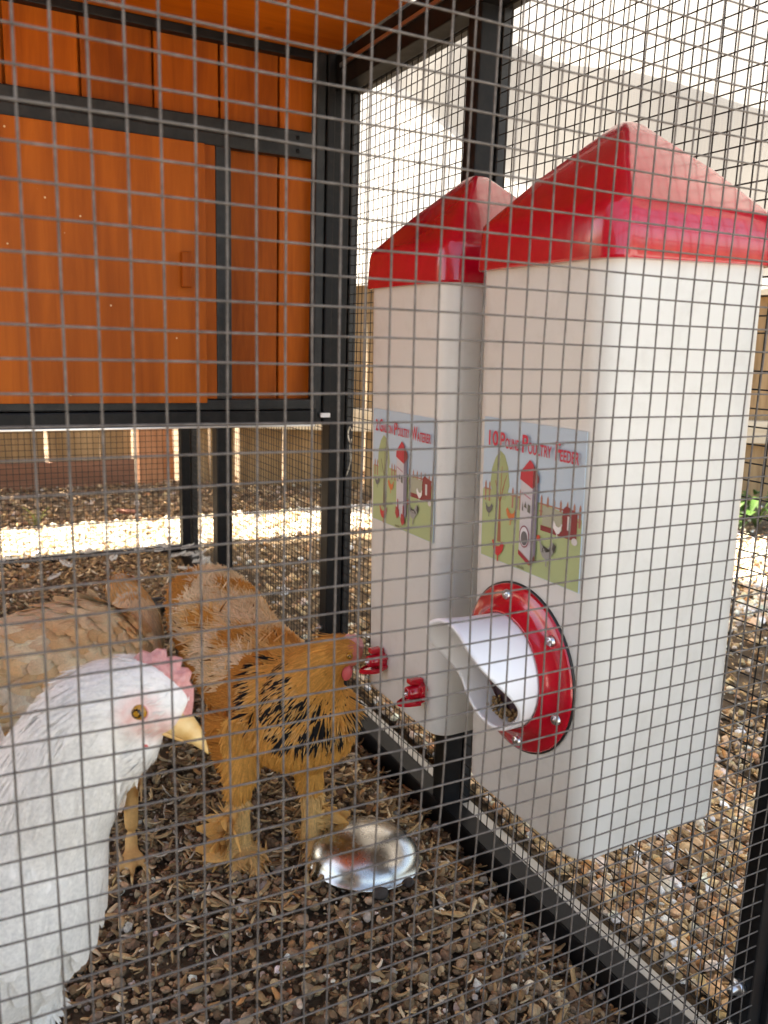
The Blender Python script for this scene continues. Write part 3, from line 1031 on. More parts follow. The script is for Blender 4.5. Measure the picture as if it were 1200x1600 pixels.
    # lettering: large initials, small capitals
    if kind == 'feeder':
        runs = [('10', .075, .10, .105), ('P', .20, .10, .055), ('OUND', .26, .068, .15), ('P', .435, .115, .06), ('OULTRY', .495, .072, .225), ('F', .755, .115, .045), ('EEDER', .80, .072, .165)]
    else:
        runs = [('2', .065, .095, .04), ('G', .135, .105, .055), ('ALLON', .195, .068, .165), ('P', .39, .11, .055), ('OULTRY', .45, .070, .185), ('W', .675, .11, .085), ('ATERER', .762, .072, .20)]
    for s, u, h, wd in runs:
        lb.text('print_word', s, u, .815 - .02 * u, h * 1.0, wd, (.50, .010, .045))
    lb.text('print_small', 'savin', .43, .02, .022, .075, (.09, .07, .03))

def tank(kind, loc, rot, lean_top, label):
    t = empty('poultry_' + kind, loc, rot)
    tag(t, label, kind)
    h = .0685
    H_ = .405 if kind == 'feeder' else .393
    loft_sq('body', [(h - .006, .012, 0), (h - .002, .015, .0015), (h, .017, .006), (h, .017, H_)], M['plastic'], t)
    z0 = .390 if kind == 'feeder' else .377
    lid = loft_sq('lid', [(h + .0005, .0175, z0), (h + .0042, .019, z0 + .0004), (h + .0048, .019, z0 + .002), (h + .0032, .0185, z0 + .026), (h + .0018, .0165, z0 + .0305), (h - .0015, .013, z0 + .0340),
                          (h * .6, .0075, z0 + .0605), (h * .25, .005, z0 + .082), (.008, .0042, z0 + .0905), (.004, .0025, z0 + .0922)], M['red'], t)
    lb = Label(t, -h - .0003, .052, -.056, .188 if kind == 'feeder' else .171, .290 if kind == 'feeder' else .273)
    sticker(lb, kind)
    return t, h

feeder, h = tank('feeder', (.4205, .4375, .195), (0, -.030, 0), 0, 'cream feeder tank with red roof lid and round red spout, nearer of the two')
cz, cy_ = .117, .003
def ringX(name, prof, m, parent, loc, seg=56):
    return lathe(name, prof, m, parent, seg, loc, (0, -math.pi / 2, 0))
ring = ringX('port_ring', [(.0405, -.001), (.0405, .0130), (.0415, .0142), (.0428, .0136), (.045, .010), (.049, .0060), (.053, .0044), (.0588, .0034), (.0600, .0022), (.0600, -.001)], M['red'], feeder, (-h, cy_, cz))
ringX('gasket', [(.0600, -.001), (.0611, .0), (.0611, .0014), (.0600, .0016)], M['black_plastic'], feeder, (-h, cy_, cz))
for k in range(6):
    a = R(20 + 60 * k)
    s_ = lathe('screw', [(0, .0030), (.0016, .0029), (.0017, .0018), (.0028, .0027), (.0036, .0016), (.0038, 0)], M['zinc'], feeder, 16, (-h - .0048, cy_ + .0525 * math.cos(a), cz + .0525 * math.sin(a)), (0, -math.pi / 2, 0))
# spout: a pipe whose upper half runs out into a hood
b = MB()
na, nl, ro, ri = 64, 14, .0402, .0376
def reach(a):                         # a = 0 is straight up
    c_ = .5 + .5 * math.cos(a)
    s_ = max(0., min(1., (c_ - .22) / .72))
    return   .0215 + .037 * (s_ * s_ * (3 - 2 * s_))
for rad in (ro, ri):
    vs, fs = [], []
    for i in range(nl + 1):
        for k in range(na):
            a = 2 * math.pi * k / na
            e_ = reach(a) * i / nl
            flare = 1 + .10 * (i / nl) ** 2 * (math.cos(a) > 0) * math.cos(a)
            vs.append((-e_ - .002, rad * math.sin(a), rad * math.cos(a) * flare))
    for i in range(nl):
        for k in range(na):
            p0, p1 = i * na + k, i * na + (k + 1) % na
            fs.append((p0, p1, p1 + na, p0 + na) if rad == ri else (p0, p0 + na, p1 + na, p1))
    b.add(vs, fs)
off = na * (nl + 1)
e0 = nl * na
b.f += [(e0 + k, e0 + off + k, e0 + off + (k + 1) % na, e0 + (k + 1) % na) for k in range(na)]
spout = b.build('spout', M['pvc'], feeder, (-h - .0005, cy_, cz))
b = MB()
vs, fs = [(-.0, 0, 0)], []
for k in range(24):
    a = 2 * math.pi * k / 24
    vs.append((0, .0375 * math.sin(a), .0375 * math.cos(a)))
b.add(vs, [(0, 1 + k, 1 + (k + 1) % 24) for k in range(24)])
b.build('port_back', mat('dark_red_inside', (.07, .03, .035), .7), feeder, (-h - .0012, cy_, cz), smooth=False)
b = MB()
Vi, Fi = ico(1)
for q in range(70):
    a = rnd.uniform(-.55, .55)
    rr_ = rnd.uniform(.0325, .0363)
    s_ = rnd.uniform(.0010, .0019)
    b.add(Vi * s_ + np.array((-rnd.uniform(.002, .015), rr_ * math.sin(a), -rr_ * math.cos(a))), [tuple(x) for x in Fi])
b.build('feed_crumbs', M['feed'], feeder, (-h - .0005, cy_, cz))['kind'] = 'stuff'

waterer, h = tank('waterer', (.4205, .6165, .203), (0, -.022, 0), 0, 'cream waterer tank with red roof lid and two red drinking nipples, farther of the two')
for ny, nz in ((.030, .039), (-.043, .037)):
    nip = lathe('nipple', [(0, -.001), (.0085, -.001), (.0085, .004), (.0078, .0055), (.0062, .006), (.0058, .013), (.0050, .016), (.0032, .016), (.0028, .010), (0, .010)], M['red'], waterer, 24, (-h, ny, nz), (0, -math.pi / 2, 0))
    # wings of the hexagonal nut, top tab and drip cup: children of the nipple in its own space (local z points out of the tank)
    for a in range(6):
        bm = box_bm(.0052, .0052, .0055, .0008)
        link('wing', bm_mesh(bm, 'wing'), M['red'], nip, (.0088 * math.cos(R(60 * a)), .0088 * math.sin(R(60 * a)), .0030), (0, 0, R(60 * a)), smooth=False)
    bm = box_bm(.0045, .0075, .011, .001)
    link('tab', bm_mesh(bm, 'tab'), M['red'], nip, (.0102, 0, .0085), smooth=False)
    cup = MB()
    vs, fs = [], []
    n_ = 12
    for i in range(2):
        for k in range(n_):
            a = math.pi * (k / (n_ - 1)) - math.pi / 2
            r1 = .0090 if i == 0 else .0068
            vs.append((-.0075 - .0016 * i * 0 - (.0 if i == 0 else -.0015), r1 * math.sin(a), .006 + (.0185 if i == 0 else .0165) * math.cos(a)))
    for k in range(n_ - 1):
        fs.append((k, k + 1, n_ + k + 1, n_ + k))
    base_ = len(vs)
    vs += [(x - .0022, y, z) for x, y, z in vs]
    fs += [tuple(i + base_ for i in f_)[::-1] for f_ in fs]
    for k in range(n_ - 1):
        fs.append((k + base_, k + 1 + base_, k + 1, k))
        fs.append((n_ + k, n_ + k + 1, n_ + k + 1 + base_, n_ + k + base_))
    fs.append(tuple(range(n_)) [::-1])
    fs.append(tuple(base_ + k for k in range(n_)))
    cup.add(vs, fs)
    cup.build('drip_cup', M['red'], nip, smooth=False)
    lathe('pin', [(0, .010), (.0013, .010), (.0013, .0185), (0, .019)], M['zinc'], nip, 10)

# ------------------------------------------------------------------ hens
def body_loft(secs, sides=20, n=6):
    """secs = [(x, y, z, half width, half height)...] -> verts, faces of a closed smooth loft."""
    pts = catmull([s[:3] for s in secs], n)
    rw = catmull([(s[3], s[4], 0) for s in secs], n)
    vs, fs = [], []
    k_ = len(pts)
    for i in range(k_):
        t = pts[min(i + 1, k_ - 1)] - pts[max(i - 1, 0)]
        t /= np.linalg.norm(t) + 1e-12
        side = np.cross(t, (0, 0, 1.))
        if np.linalg.norm(side) < .15:
            side = np.cross(t, (0, 1., 0))
        side /= np.linalg.norm(side)
        up = np.cross(side, t)
        for k in range(sides):
            a = 2 * math.pi * k / sides
            vs.append(pts[i] + side * rw[i][0] * math.cos(a) + up * rw[i][1] * math.sin(a))
    for i in range(k_ - 1):
        for k in range(sides):
            a, b_ = i * sides + k, i * sides + (k + 1) % sides
            fs.append((a, b_, b_ + sides, a + sides))
    c0_ = len(vs)
    vs += [pts[0], pts[-1]]
    for k in range(sides):
        fs.append((c0_, (k + 1) % sides, k))
        e = (k_ - 1) * sides
        fs.append((c0_ + 1, e + k, e + (k + 1) % sides))
    return vs, fs

def fuse(parts, voxel, smooth_it):
    b = MB()
    for vs, fs in parts:
        b.add(vs, fs)
    me = bpy.data.meshes.new('tmp')
    me.from_pydata(b.v, [], b.f)
    me.update()
    bm = bmesh.new()
    bm.from_mesh(me)
    bmesh.ops.recalc_face_normals(bm, faces=bm.faces[:])
    bm.to_mesh(me)
    bm.free()
    ob = bpy.data.objects.new('tmp', me)
    C.objects.link(ob)
    md = ob.modifiers.new('r', 'REMESH')
    md.mode = 'VOXEL'
    md.voxel_size = voxel
    ms = ob.modifiers.new('s', 'SMOOTH')
    ms.factor = .5
    ms.iterations = smooth_it
    dg = bpy.context.evaluated_depsgraph_get()
    out = bpy.data.meshes.new_from_object(ob.evaluated_get(dg))
    bpy.data.objects.remove(ob, do_unlink=True)
    return out

def mesh_np(me):
    co = np.zeros(len(me.vertices) * 3, np.float32)
    me.vertices.foreach_get('co', co)
    n = len(me.polygons)
    ce = np.zeros(n * 3, np.float32)
    no = np.zeros(n * 3, np.float32)
    ar = np.zeros(n, np.float32)
    me.polygons.foreach_get('center', ce)
    me.polygons.foreach_get('normal', no)
    me.polygons.foreach_get('area', ar)
    return co.reshape(-1, 3), ce.reshape(-1, 3), no.reshape(-1, 3), ar

def near_spine(p, spine):
    d = np.linalg.norm(p[:, None, :] - spine[None], axis=2)
    return d.argmin(1), d.min(1)

def plumage(me, spine, n, spec, seed):
    """overlapping feathers and down on the body. spine runs head -> tail.
    spec(p, nrm, s, rg) -> None or dict(len, wid, lift, base[, edge, tip, flow, mess, broad])."""
    rg = np.random.default_rng(seed)
    co, ce, no, ar = mesh_np(me)
    pick = rg.choice(len(ce), n, p=ar / ar.sum())
    si, _ = near_spine(ce[pick], spine)
    tang = np.gradient(spine, axis=0)
    tang /= np.linalg.norm(tang, axis=1, keepdims=True)
    G = {0: [], 1: []}
    for q, pi in enumerate(pick):
        d = spec(ce[pi], no[pi], si[q] / (len(spine) - 1), rg)
        if d is None:
            continue
        fl_ = d.get('flow')
        if fl_ is None:
            fl_ = tang[si[q]] + np.array((0, 0, -.35))
        base = d['base']
        edge = d.get('edge', base)
        G[1 if d.get('broad') else 0].append((*ce[pi], *no[pi], *fl_, d['len'], d['wid'], d['lift'], d.get('mess', .16), *base, *edge, *d.get('tip', edge)))
    Vs, Fs, Ks, off = [], [], [], 0
    for kind, rows, cols in ((0, 4, 2), (1, 6, 3)):
        if not G[kind]:
            continue
        A = np.array(G[kind])
        m_ = len(A)
        p, nr, fl_ = A[:, 0:3], A[:, 3:6], A[:, 6:9]
        fl_ = fl_ / np.linalg.norm(fl_, axis=1, keepdims=True) + rg.normal(0, 1, (m_, 3)) * A[:, 12:13]
        fl_ = fl_ - nr * (fl_ * nr).sum(1, keepdims=True)
        fl_ /= np.linalg.norm(fl_, axis=1, keepdims=True) + 1e-9
        sd = np.cross(nr, fl_)
        ln = A[:, 9:10] * rg.uniform(.75, 1.25, (m_, 1))
        wd = A[:, 10:11] * rg.uniform(.8, 1.2, (m_, 1))
        lift = A[:, 11:12]
        T = np.linspace(0, 1, rows)
        W_ = np.array([.55, 1., .85, .12]) if kind == 0 else np.array([.40, .88, 1., .96, .78, .34])
        E_ = (-.5, .5) if cols == 2 else (-.5, 0, .5)
        V = np.zeros((m_, rows, cols, 3))
        K = np.zeros((m_, rows, cols, 3))
        curl = rg.normal(0, .10, (m_, 1))
        for i, t in enumerate(T):
            c_ = p + nr * .0003 + fl_ * ln * t + nr * (lift * ln * t * (1.15 - .55 * t)) + sd * curl * ln * t * t
            for j, e_ in enumerate(E_):
                V[:, i, j] = c_ + sd * e_ * W_[i] * wd - nr * (abs(e_) * 2 * W_[i] * wd * .12)
                if t > .72:
                    K[:, i, j] = A[:, 19:22]
                else:
                    K[:, i, j] = A[:, 13:16] if (cols == 2 or e_ == 0) else A[:, 16:19]
        f0 = np.array([(i * cols + j, i * cols + j + 1, (i + 1) * cols + j + 1, (i + 1) * cols + j) for i in range(rows - 1) for j in range(cols - 1)])
        Fs.append((f0[None] + (off + np.arange(m_) * rows * cols)[:, None, None]).reshape(-1, 4))
        Vs.append(V.reshape(-1, 3))
        Ks.append(K.reshape(-1, 3))
        off += m_ * rows * cols
    mf = np_mesh('plumage', np.concatenate(Vs), np.concatenate(Fs))
    set_col(mf, np.concatenate(Ks))
    return mf

def head_frame(o, fwd, up=(0, 0, 1)):
    f_ = np.array(fwd, float); f_ /= np.linalg.norm(f_)
    u_ = np.array(up, float); u_ -= f_ * (u_ @ f_); u_ /= np.linalg.norm(u_)
    s_ = np.cross(f_, u_)             # to the hen's right
    return np.array(o, float), f_, s_, u_
def hf(fr_, a, b_, c_):
    o, f_, s_, u_ = fr_
    return o + f_ * a + s_ * b_ + u_ * c_

def comb(hen, fr_, pts, th, m):
    """serrated comb: outline in (forward, up) with thickness, rounded by a bevel."""
    bm = bmesh.new()
    a = [bm.verts.new(hf(fr_, x, -th / 2, z)) for x, z in pts]
    b_ = [bm.verts.new(hf(fr_, x, th / 2, z)) for x, z in pts]
    n = len(pts)
    bm.faces.new(a)
    bm.faces.new(b_[::-1])
    for i in range(n):
        bm.faces.new((a[i], b_[i], b_[(i + 1) % n], a[(i + 1) % n]))
    bmesh.ops.recalc_face_normals(bm, faces=bm.faces[:])
    bmesh.ops.bevel(bm, geom=[e for e in bm.edges if len(e.link_faces) == 2 and any(len(f_.verts) > 4 for f_ in e.link_faces)], offset=th * .3, segments=2, affect='EDGES')
    return link('comb', bm_mesh(bm, 'comb'), m, hen, smooth=True)

def beak(hen, fr_, x0, ln, hw, hh, drop, m, name='beak', z0=0.):
    secs = []
    for i in range(9):
        t = i / 8
        r__ = (1 - t ** 1.7) * .97 + .03
        c_ = hf(fr_, x0 + ln * t, 0, z0 - drop * t ** 2.2)
        secs.append((*c_, hw * r__, hh * r__))
    b = MB()
    b.add(*body_loft(secs, 14, 2))
    return b.build(name, m, hen)

def eye(hen, fr_, a, b_, c_, r__, sgn):
    V0, F0 = ico(3)
    pos = hf(fr_, a, b_, c_)
    b = MB()
    b.add(V0 * r__ + pos, [tuple(x) for x in F0])
    o = b.build('eye', M['iris'], hen)
    out = fr_[2] * sgn
    b = MB()
    vs = []
    q = V0 * r__ * .62
    q = q - np.outer(q @ out, out) * .55
    b.add(q + pos + out * r__ * .70, [tuple(x) for x in F0])
    b.build('pupil', M['pupil'], o)
    if r__ > .004:
        b = MB()
        o_, f_, s_, u_ = fr_
        ring_ = [pos + (f_ * math.cos(R(t)) * 1.0 + u_ * math.sin(R(t)) * .86) * r__ * 1.02 + out * r__ * .30 for t in range(0, 361, 15)]
        b.add(*tube_data(ring_, r__ * .10, 8))
        b.build('eyelid', M['skin_pink'], o)
    return o

def lobe(hen, name, c_, sc, m, fr_):
    V0, F0 = ico(3)
    o, f_, s_, u_ = fr_
    q = np.outer(V0[:, 0] * sc[0], f_) + np.outer(V0[:, 1] * sc[1], s_) + np.outer(V0[:, 2] * sc[2], u_)
    b = MB()
    b.add(q + c_, [tuple(x) for x in F0])
    return b.build(name, m, hen)

def toes(foot, ends, r0_=.0045):
    out = []
    for e in ends:
        f_, e = np.array(foot, float), np.array(e, float)
        mid = (f_ + e) / 2 + np.array((0, 0, .004))
        q1 = f_ * .25 + mid * .75
        secs = [(*f_, r0_ * 1.1, r0_ * 1.1), (*((f_ + mid) / 2 + np.array((0, 0, .001))), r0_ * 1.0, r0_), (*mid, r0_ * .95, r0_ * .9), (*((mid + e) / 2), r0_ * .85, r0_ * .8), (*e, r0_ * .35, r0_ * .35)]
        out.append(body_loft(secs, 10, 3))
    return out

def claws(hen, foot, ends, m):
    for e in ends:
        f_, e = np.array(foot, float), np.array(e, float)
        d = e - f_
        d /= np.linalg.norm(d)
        tube('claw', [e - d * .004 + np.array((0, 0, .0012)), e + d * .002 + np.array((0, 0, .001)), e + d * .007 + np.array((0, 0, -.003))], [.0017, .0014, .0003], m, hen, 7)

def finish(hen, me, colfn, spine, n, spec, seed):
    co, ce, no, ar = mesh_np(me)
    set_col(me, np.array([colfn(p) for p in co]))
    link('body', me, M['henskin'], hen, smooth=True)
    mf = plumage(me, spine, n, spec, seed)
    o = link('plumage', mf, M['feather'], hen, smooth=True)
    o['kind'] = 'stuff'

def mixc(a, b_, t):
    t = min(1, max(0, t))
    return tuple(x * (1 - t) + y * t for x, y in zip(a, b_))

# ---- white hen, close behind the front mesh
def white_hen():
    hen = empty('hen', (0, 0, 0))
    tag(hen, 'white hen with pink comb and yellow beak, close behind the front mesh', 'hen')
    secs = [(-.050, .615, .345, .010, .02), (-.040, .598, .325, .030, .036), (-.036, .575, .282, .050, .055), (-.028, .535, .228, .064, .070), (-.004, .492, .203, .064, .068), (.016, .472, .222, .054, .056),
            (.034, .461, .264, .0400, .040), (.050, .451, .301, .0350, .0345), (.066, .440, .330, .0275, .027), (.084, .429, .3385, .0215, .0215), (.097, .420, .3355, .015, .0165), (.104, .415, .332, .010, .011)]
    parts = [body_loft(secs, 24, 6)]
    for sgn, hx, hy in ((1, .012, .478), (-1, -.035, .52)):
        parts.append(body_loft([(hx - .01, hy + .01, .19, .040, .040), (hx, hy, .150, .034, .034), (hx + .004, hy, .115, .020, .020), (hx + .004, hy + .004, .085, .009, .009), (hx + .006, hy - .004, .02, .007, .007)], 14, 4))
        ends = [(hx + .045, hy - .04, .010), (hx + .06, hy - .012, .010), (hx + .03, hy - .06, .010), (hx - .022, hy + .02, .010)]
        parts += toes((hx + .006, hy - .004, .017), ends)
    fr_ = head_frame((.083, .4295, .338), (.036, -.024, -.021))
    # brow, cheek and the long feathered throat
    parts.append(body_loft([(*hf(fr_, -.012, 0, .0), .019, .020), (*hf(fr_, .002, 0, .003), .020, .021), (*hf(fr_, .014, 0, .003), .0155, .017), (*hf(fr_, .022, 0, .001), .010, .0115)], 18, 4))
    parts.append(body_loft([(*hf(fr_, .010, 0, -.010), .012, .010), (*hf(fr_, .010, 0, -.024), .0145, .013), (*hf(fr_, .002, 0, -.040), .017, .016), (*hf(fr_, -.014, 0, -.060), .021, .021), (*hf(fr_, -.03, 0, -.085), .022, .022)], 16, 4))
    me = fuse(parts, .0028, 5)
    ey = hf(fr_, .006, -.0165, .0045)
    def side_eye(p):
        q = p - fr_[0]
        a, b_, c_ = q @ fr_[1], q @ fr_[2], q @ fr_[3]
        return a, b_, c_
    def col(p):
        a, b_, c_ = side_eye(p)
        if p[2] < .118: return (.60, .40, .14)
        d1 = math.hypot(a - .006, c_ - .0045)
        d2 = math.hypot((a - .017) * .8, (c_ + .002))
        f1 = max(0, 1 - max(0, d1 - .006) / .0075)
        f2 = max(0, 1 - max(0, d2 - .006) / .008)
        f_ = max(f1, f2) if a > -.02 and abs(b_) < .03 and c_ > -.016 else 0
        f_ *= .75 + .5 * mnoise.noise(Vector(p) * 300)
        return mixc((.86, .83, .78), (.76, .40, .35), f_ * .8)
    spine = np.array(catmull([s[:3] for s in secs[::-1]], 10))
    def spec(p, nr, s, rg):
        if p[2] < .118: return None
        a, b_, c_ = side_eye(p)
        d1 = math.hypot(a - .006, c_ - .0045)
        if d1 < .0068 and abs(b_) > .004: return None
        w_ = rg.uniform(.90, 1.03)
        c0_ = (.90 * w_, .868 * w_, .81 * w_)
        back = -fr_[1] * .8 + np.array((0, 0, -.6))
        if a > .019 and c_ > -.012: return None
        if a > -.006 and c_ > -.018:                      # short velvet on the face, skin showing through
            if rg.random() < .35: return None
            cc = mixc(col(p), c0_, rg.uniform(.1, .75))
            return dict(len=.0042, wid=.0009, lift=.10, base=cc, mess=.25, flow=back)
        if s < .24: return dict(len=.0095, wid=.0018, lift=.03, base=c0_, mess=.12, flow=back)
        if s < .45: return dict(len=.018, wid=.0024, lift=.03, base=c0_, mess=.10)
        if p[2] < .175: return dict(len=.009 if p[2] < .15 else .014, wid=.0028, lift=.0, base=c0_, mess=.06, flow=np.array((0, 0, -1.)))
        if rg.random() < .10:
            return dict(len=.030, wid=.019, lift=.05, base=c0_, edge=tuple(x * .97 for x in c0_), mess=.07, broad=1)
        return dict(len=.018, wid=.003, lift=.03, base=c0_, mess=.12)
    finish(hen, me, col, spine, 25000, spec, 5)
    comb(hen, fr_, [(-.012, .020), (-.010, .0262), (-.005, .0275), (-.003, .0315), (.0015, .0335), (.004, .0300), (.0075, .0325), (.0115, .0335), (.0130, .0285), (.0165, .0300), (.0195, .0285), (.0205, .0235), (.0240, .0215), (.0270, .0150), (.0300, .0060), (.0285, -.0005), (.022, .008), (.012, .0165), (.0, .019)], .0062, M['skin_pink'])
    beak(hen, fr_, .0185, .0290, .0080, .0088, .0090, M['beak'], 'beak', .0000)
    beak(hen, fr_, .0175, .0190, .0056, .0030, .0010, M['beak'], 'lower_beak', -.0078)
    eye(hen, fr_, .006, -.0158, .0045, .0050, -1)
    eye(hen, fr_, .006, .0158, .0045, .0050, 1)
    lobe(hen, 'wattle', hf(fr_, .0085, -.0128, -.0135), (.0090, .0034, .0030), M['wattle'], fr_)
    lobe(hen, 'wattle', hf(fr_, .0095, .0085, -.0160), (.0085, .0040, .0030), M['wattle'], fr_)
    lobe(hen, 'nostril', hf(fr_, .0240, -.0056, .0042), (.0026, .0010, .0007), M['pupil'], fr_)
    lobe(hen, 'ear', hf(fr_, -.0115, -.0200, -.0035), (.0012, .0010, .0042), M['wattle'], fr_)
    return hen
white_hen()

# ---- buff hen with a black-pencilled hackle and feathered feet
def buff_hen():
    hen = empty('hen', (0, 0, 0))
    tag(hen, 'golden buff hen with black streaked neck and feathered feet beside the steel bowl', 'hen')
    secs = [(.263, .950, .240, .022, .018), (.264, .938, .233, .043, .034), (.270, .905, .210, .055, .047), (.278, .860, .184, .057, .053), (.288, .805, .166, .061, .057), (.297, .755, .156, .060, .056), (.304, .720, .160, .055, .054),
            (.303, .712, .190, .042, .041), (.309, .704, .213, .031, .030), (.319, .694, .231, .0215, .0205), (.330, .686, .2375, .0165, .0160), (.341, .679, .236, .010, .011)]
    parts = [body_loft(secs, 24, 6)]
    legs = [((.238, .730), (.252, .765), [(.222, .694, .016), (.246, .690, .016), (.263, .706, .016), (.232, .760, .016)]),
            ((.309, .712), (.308, .750), [(.297, .674, .016), (.322, .672, .022), (.340, .694, .018), (.306, .742, .016)])]
    for (fx, fy), (tx, ty), ends in legs:
        parts.append(body_loft([(tx, ty, .155, .036, .038), (tx - .002, ty - .010, .125, .030, .032), ((fx * 2 + tx) / 3, (fy * 2 + ty) / 3, .103, .0185, .019), (fx, fy + .004, .084, .0120, .0125), (fx, fy, .050, .0105, .0105), (fx, fy, .028, .0120, .0110), (fx, fy, .020, .008, .006)], 14, 4))
        parts += toes((fx, fy, .022), ends, .0066)
    fr_ = head_frame((.3275, .6860, .2360), (.024, -.013, -.006))
    parts.append(body_loft([(*hf(fr_, -.014, 0, -.001), .0160, .0160), (*hf(fr_, .0, 0, .001), .0160, .0155), (*hf(fr_, .011, 0, .0005), .0125, .0125), (*hf(fr_, .018, 0, -.001), .0085, .009)], 16, 4))
    me = fuse(parts, .0028, 5)
    BUFF, DEEP, PALE, CREAM, BLK = (.64, .300, .066), (.46, .165, .028), (.72, .43, .16), (.80, .62, .40), (.012, .010, .009)
    def col(p):
        if p[2] < .075: return (.52, .30, .11)
        q = p - fr_[0]
        a, c_ = q @ fr_[1], q @ fr_[3]
        if a > .004 and c_ > -.012: return (.55, .17, .12)
        return BUFF
    spine = np.array(catmull([s[:3] for s in secs[::-1]], 10))
    feet = [np.array((fx, fy, .03)) for (fx, fy), _, _ in legs]
    hd = np.array((.340, .672, .245))
    def spec(p, nr, s, rg):
        w_ = rg.uniform(.80, 1.18)
        def k(c_): return tuple(min(.9, x * w_) for x in c_)
        q = p - fr_[0]
        a, c_ = q @ fr_[1], q @ fr_[3]
        if p[2] < .030:
            return None if rg.random() < .45 else dict(len=.012, wid=.002, lift=.15, flow=np.array((nr[0], nr[1], -.2)), base=k(PALE), mess=.3)
        if p[2] < .085:
            i_ = 0 if abs(p[0] - .238) < abs(p[0] - .309) else 1
            out = np.array((-1, .15, -.45)) if i_ == 0 else np.array((1, -.1, -.45))
            if (p - feet[i_])[0] * out[0] < .001 or p[2] > .058:
                return dict(len=.010, wid=.0018, lift=.03, flow=np.array((0, 0, -1.)), base=k(PALE), mess=.08)
            if rg.random() < .14:
                return dict(len=.036, wid=.012, lift=.04, flow=out * np.array((1, 1, .5)), base=k(PALE), edge=k(mixc(PALE, BUFF, .5)), mess=.25, broad=1)
            return dict(len=.024, wid=.0022, lift=.18, flow=out, base=k(PALE), mess=.3)
        if a > .010 and c_ > -.012: return None
        down = p - hd
        down = down / (np.linalg.norm(down) + 1e-6) + np.array((0, 0, -.25))
        if a > -.012 and s < .2: return dict(len=.0075, wid=.0012, lift=.05, base=k(mixc(BUFF, DEEP, .25)), mess=.12, flow=down)
        if s < .25: return dict(len=.018, wid=.0019, lift=.03, base=k(BUFF), mess=.10, flow=down)
        if s < .41:
            t = (s - .25) / .16
            if rg.random() < .10 + .16 * t:
                return dict(len=.023, wid=.0038, lift=.015, base=BLK, tip=BLK, mess=.06, flow=down)
            return dict(len=.019, wid=.0022, lift=.01, base=k(BUFF), tip=k(PALE), mess=.07, flow=down)
        if p[1] < .74 and p[2] < .175:
            return dict(len=.016, wid=.0022, lift=.03, base=k(BUFF), mess=.12, flow=np.array((-.1, .3, -1.)))
        patch = mnoise.noise(Vector((p[0] * 30, p[1] * 30, p[2] * 30 + 4)))
        if s > .80:
            c1 = CREAM if patch > -.1 else mixc(DEEP, BUFF, .4)
            return dict(len=.022, wid=.0020, lift=.22, base=k(mixc(c1, BUFF, .2)), tip=k(c1), mess=.35)
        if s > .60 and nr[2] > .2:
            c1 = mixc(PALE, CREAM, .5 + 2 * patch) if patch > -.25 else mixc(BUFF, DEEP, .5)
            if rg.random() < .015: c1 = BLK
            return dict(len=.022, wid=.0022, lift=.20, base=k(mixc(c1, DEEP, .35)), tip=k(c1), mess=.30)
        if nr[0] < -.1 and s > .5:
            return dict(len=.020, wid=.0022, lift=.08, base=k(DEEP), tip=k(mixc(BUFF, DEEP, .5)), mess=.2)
        if rg.random() < .04:
            return dict(len=.024, wid=.012, lift=.06, base=k(BUFF), edge=k(mixc(BUFF, PALE, .4)), mess=.1, broad=1)
        return dict(len=.017, wid=.0022, lift=.06, base=k(BUFF), tip=k(mixc(BUFF, PALE, .35)), mess=.15)
    finish(hen, me, col, spine, 36000, spec, 9)
    comb(hen, fr_, [(-.003, .0155), (.0005, .0200), (.004, .0195), (.007, .0215), (.0115, .0190), (.0150, .0180), (.0185, .0125), (.0195, .006), (.014, .009), (.005, .0140)], .0080, M['skin_pink'])
    beak(hen, fr_, .0155, .0135, .0048, .0052, .0040, M['beak_dark'])
    beak(hen, fr_, .0145, .0090, .0040, .0024, .0, M['beak_dark'], 'lower_beak', -.0052)
    eye(hen, fr_, .007, -.0142, .0042, .0034, -1)
    eye(hen, fr_, .007, .0142, .0042, .0034, 1)
    lobe(hen, 'wattle', hf(fr_, .0090, -.0100, -.0150), (.0050, .0030, .0080), M['wattle'], fr_)
    lobe(hen, 'wattle', hf(fr_, .0090, .0100, -.0150), (.0050, .0030, .0080), M['wattle'], fr_)
    for (fx, fy), _, ends in legs:
        claws(hen, (fx, fy, .022), ends, M['beak'])
    return hen
buff_hen()

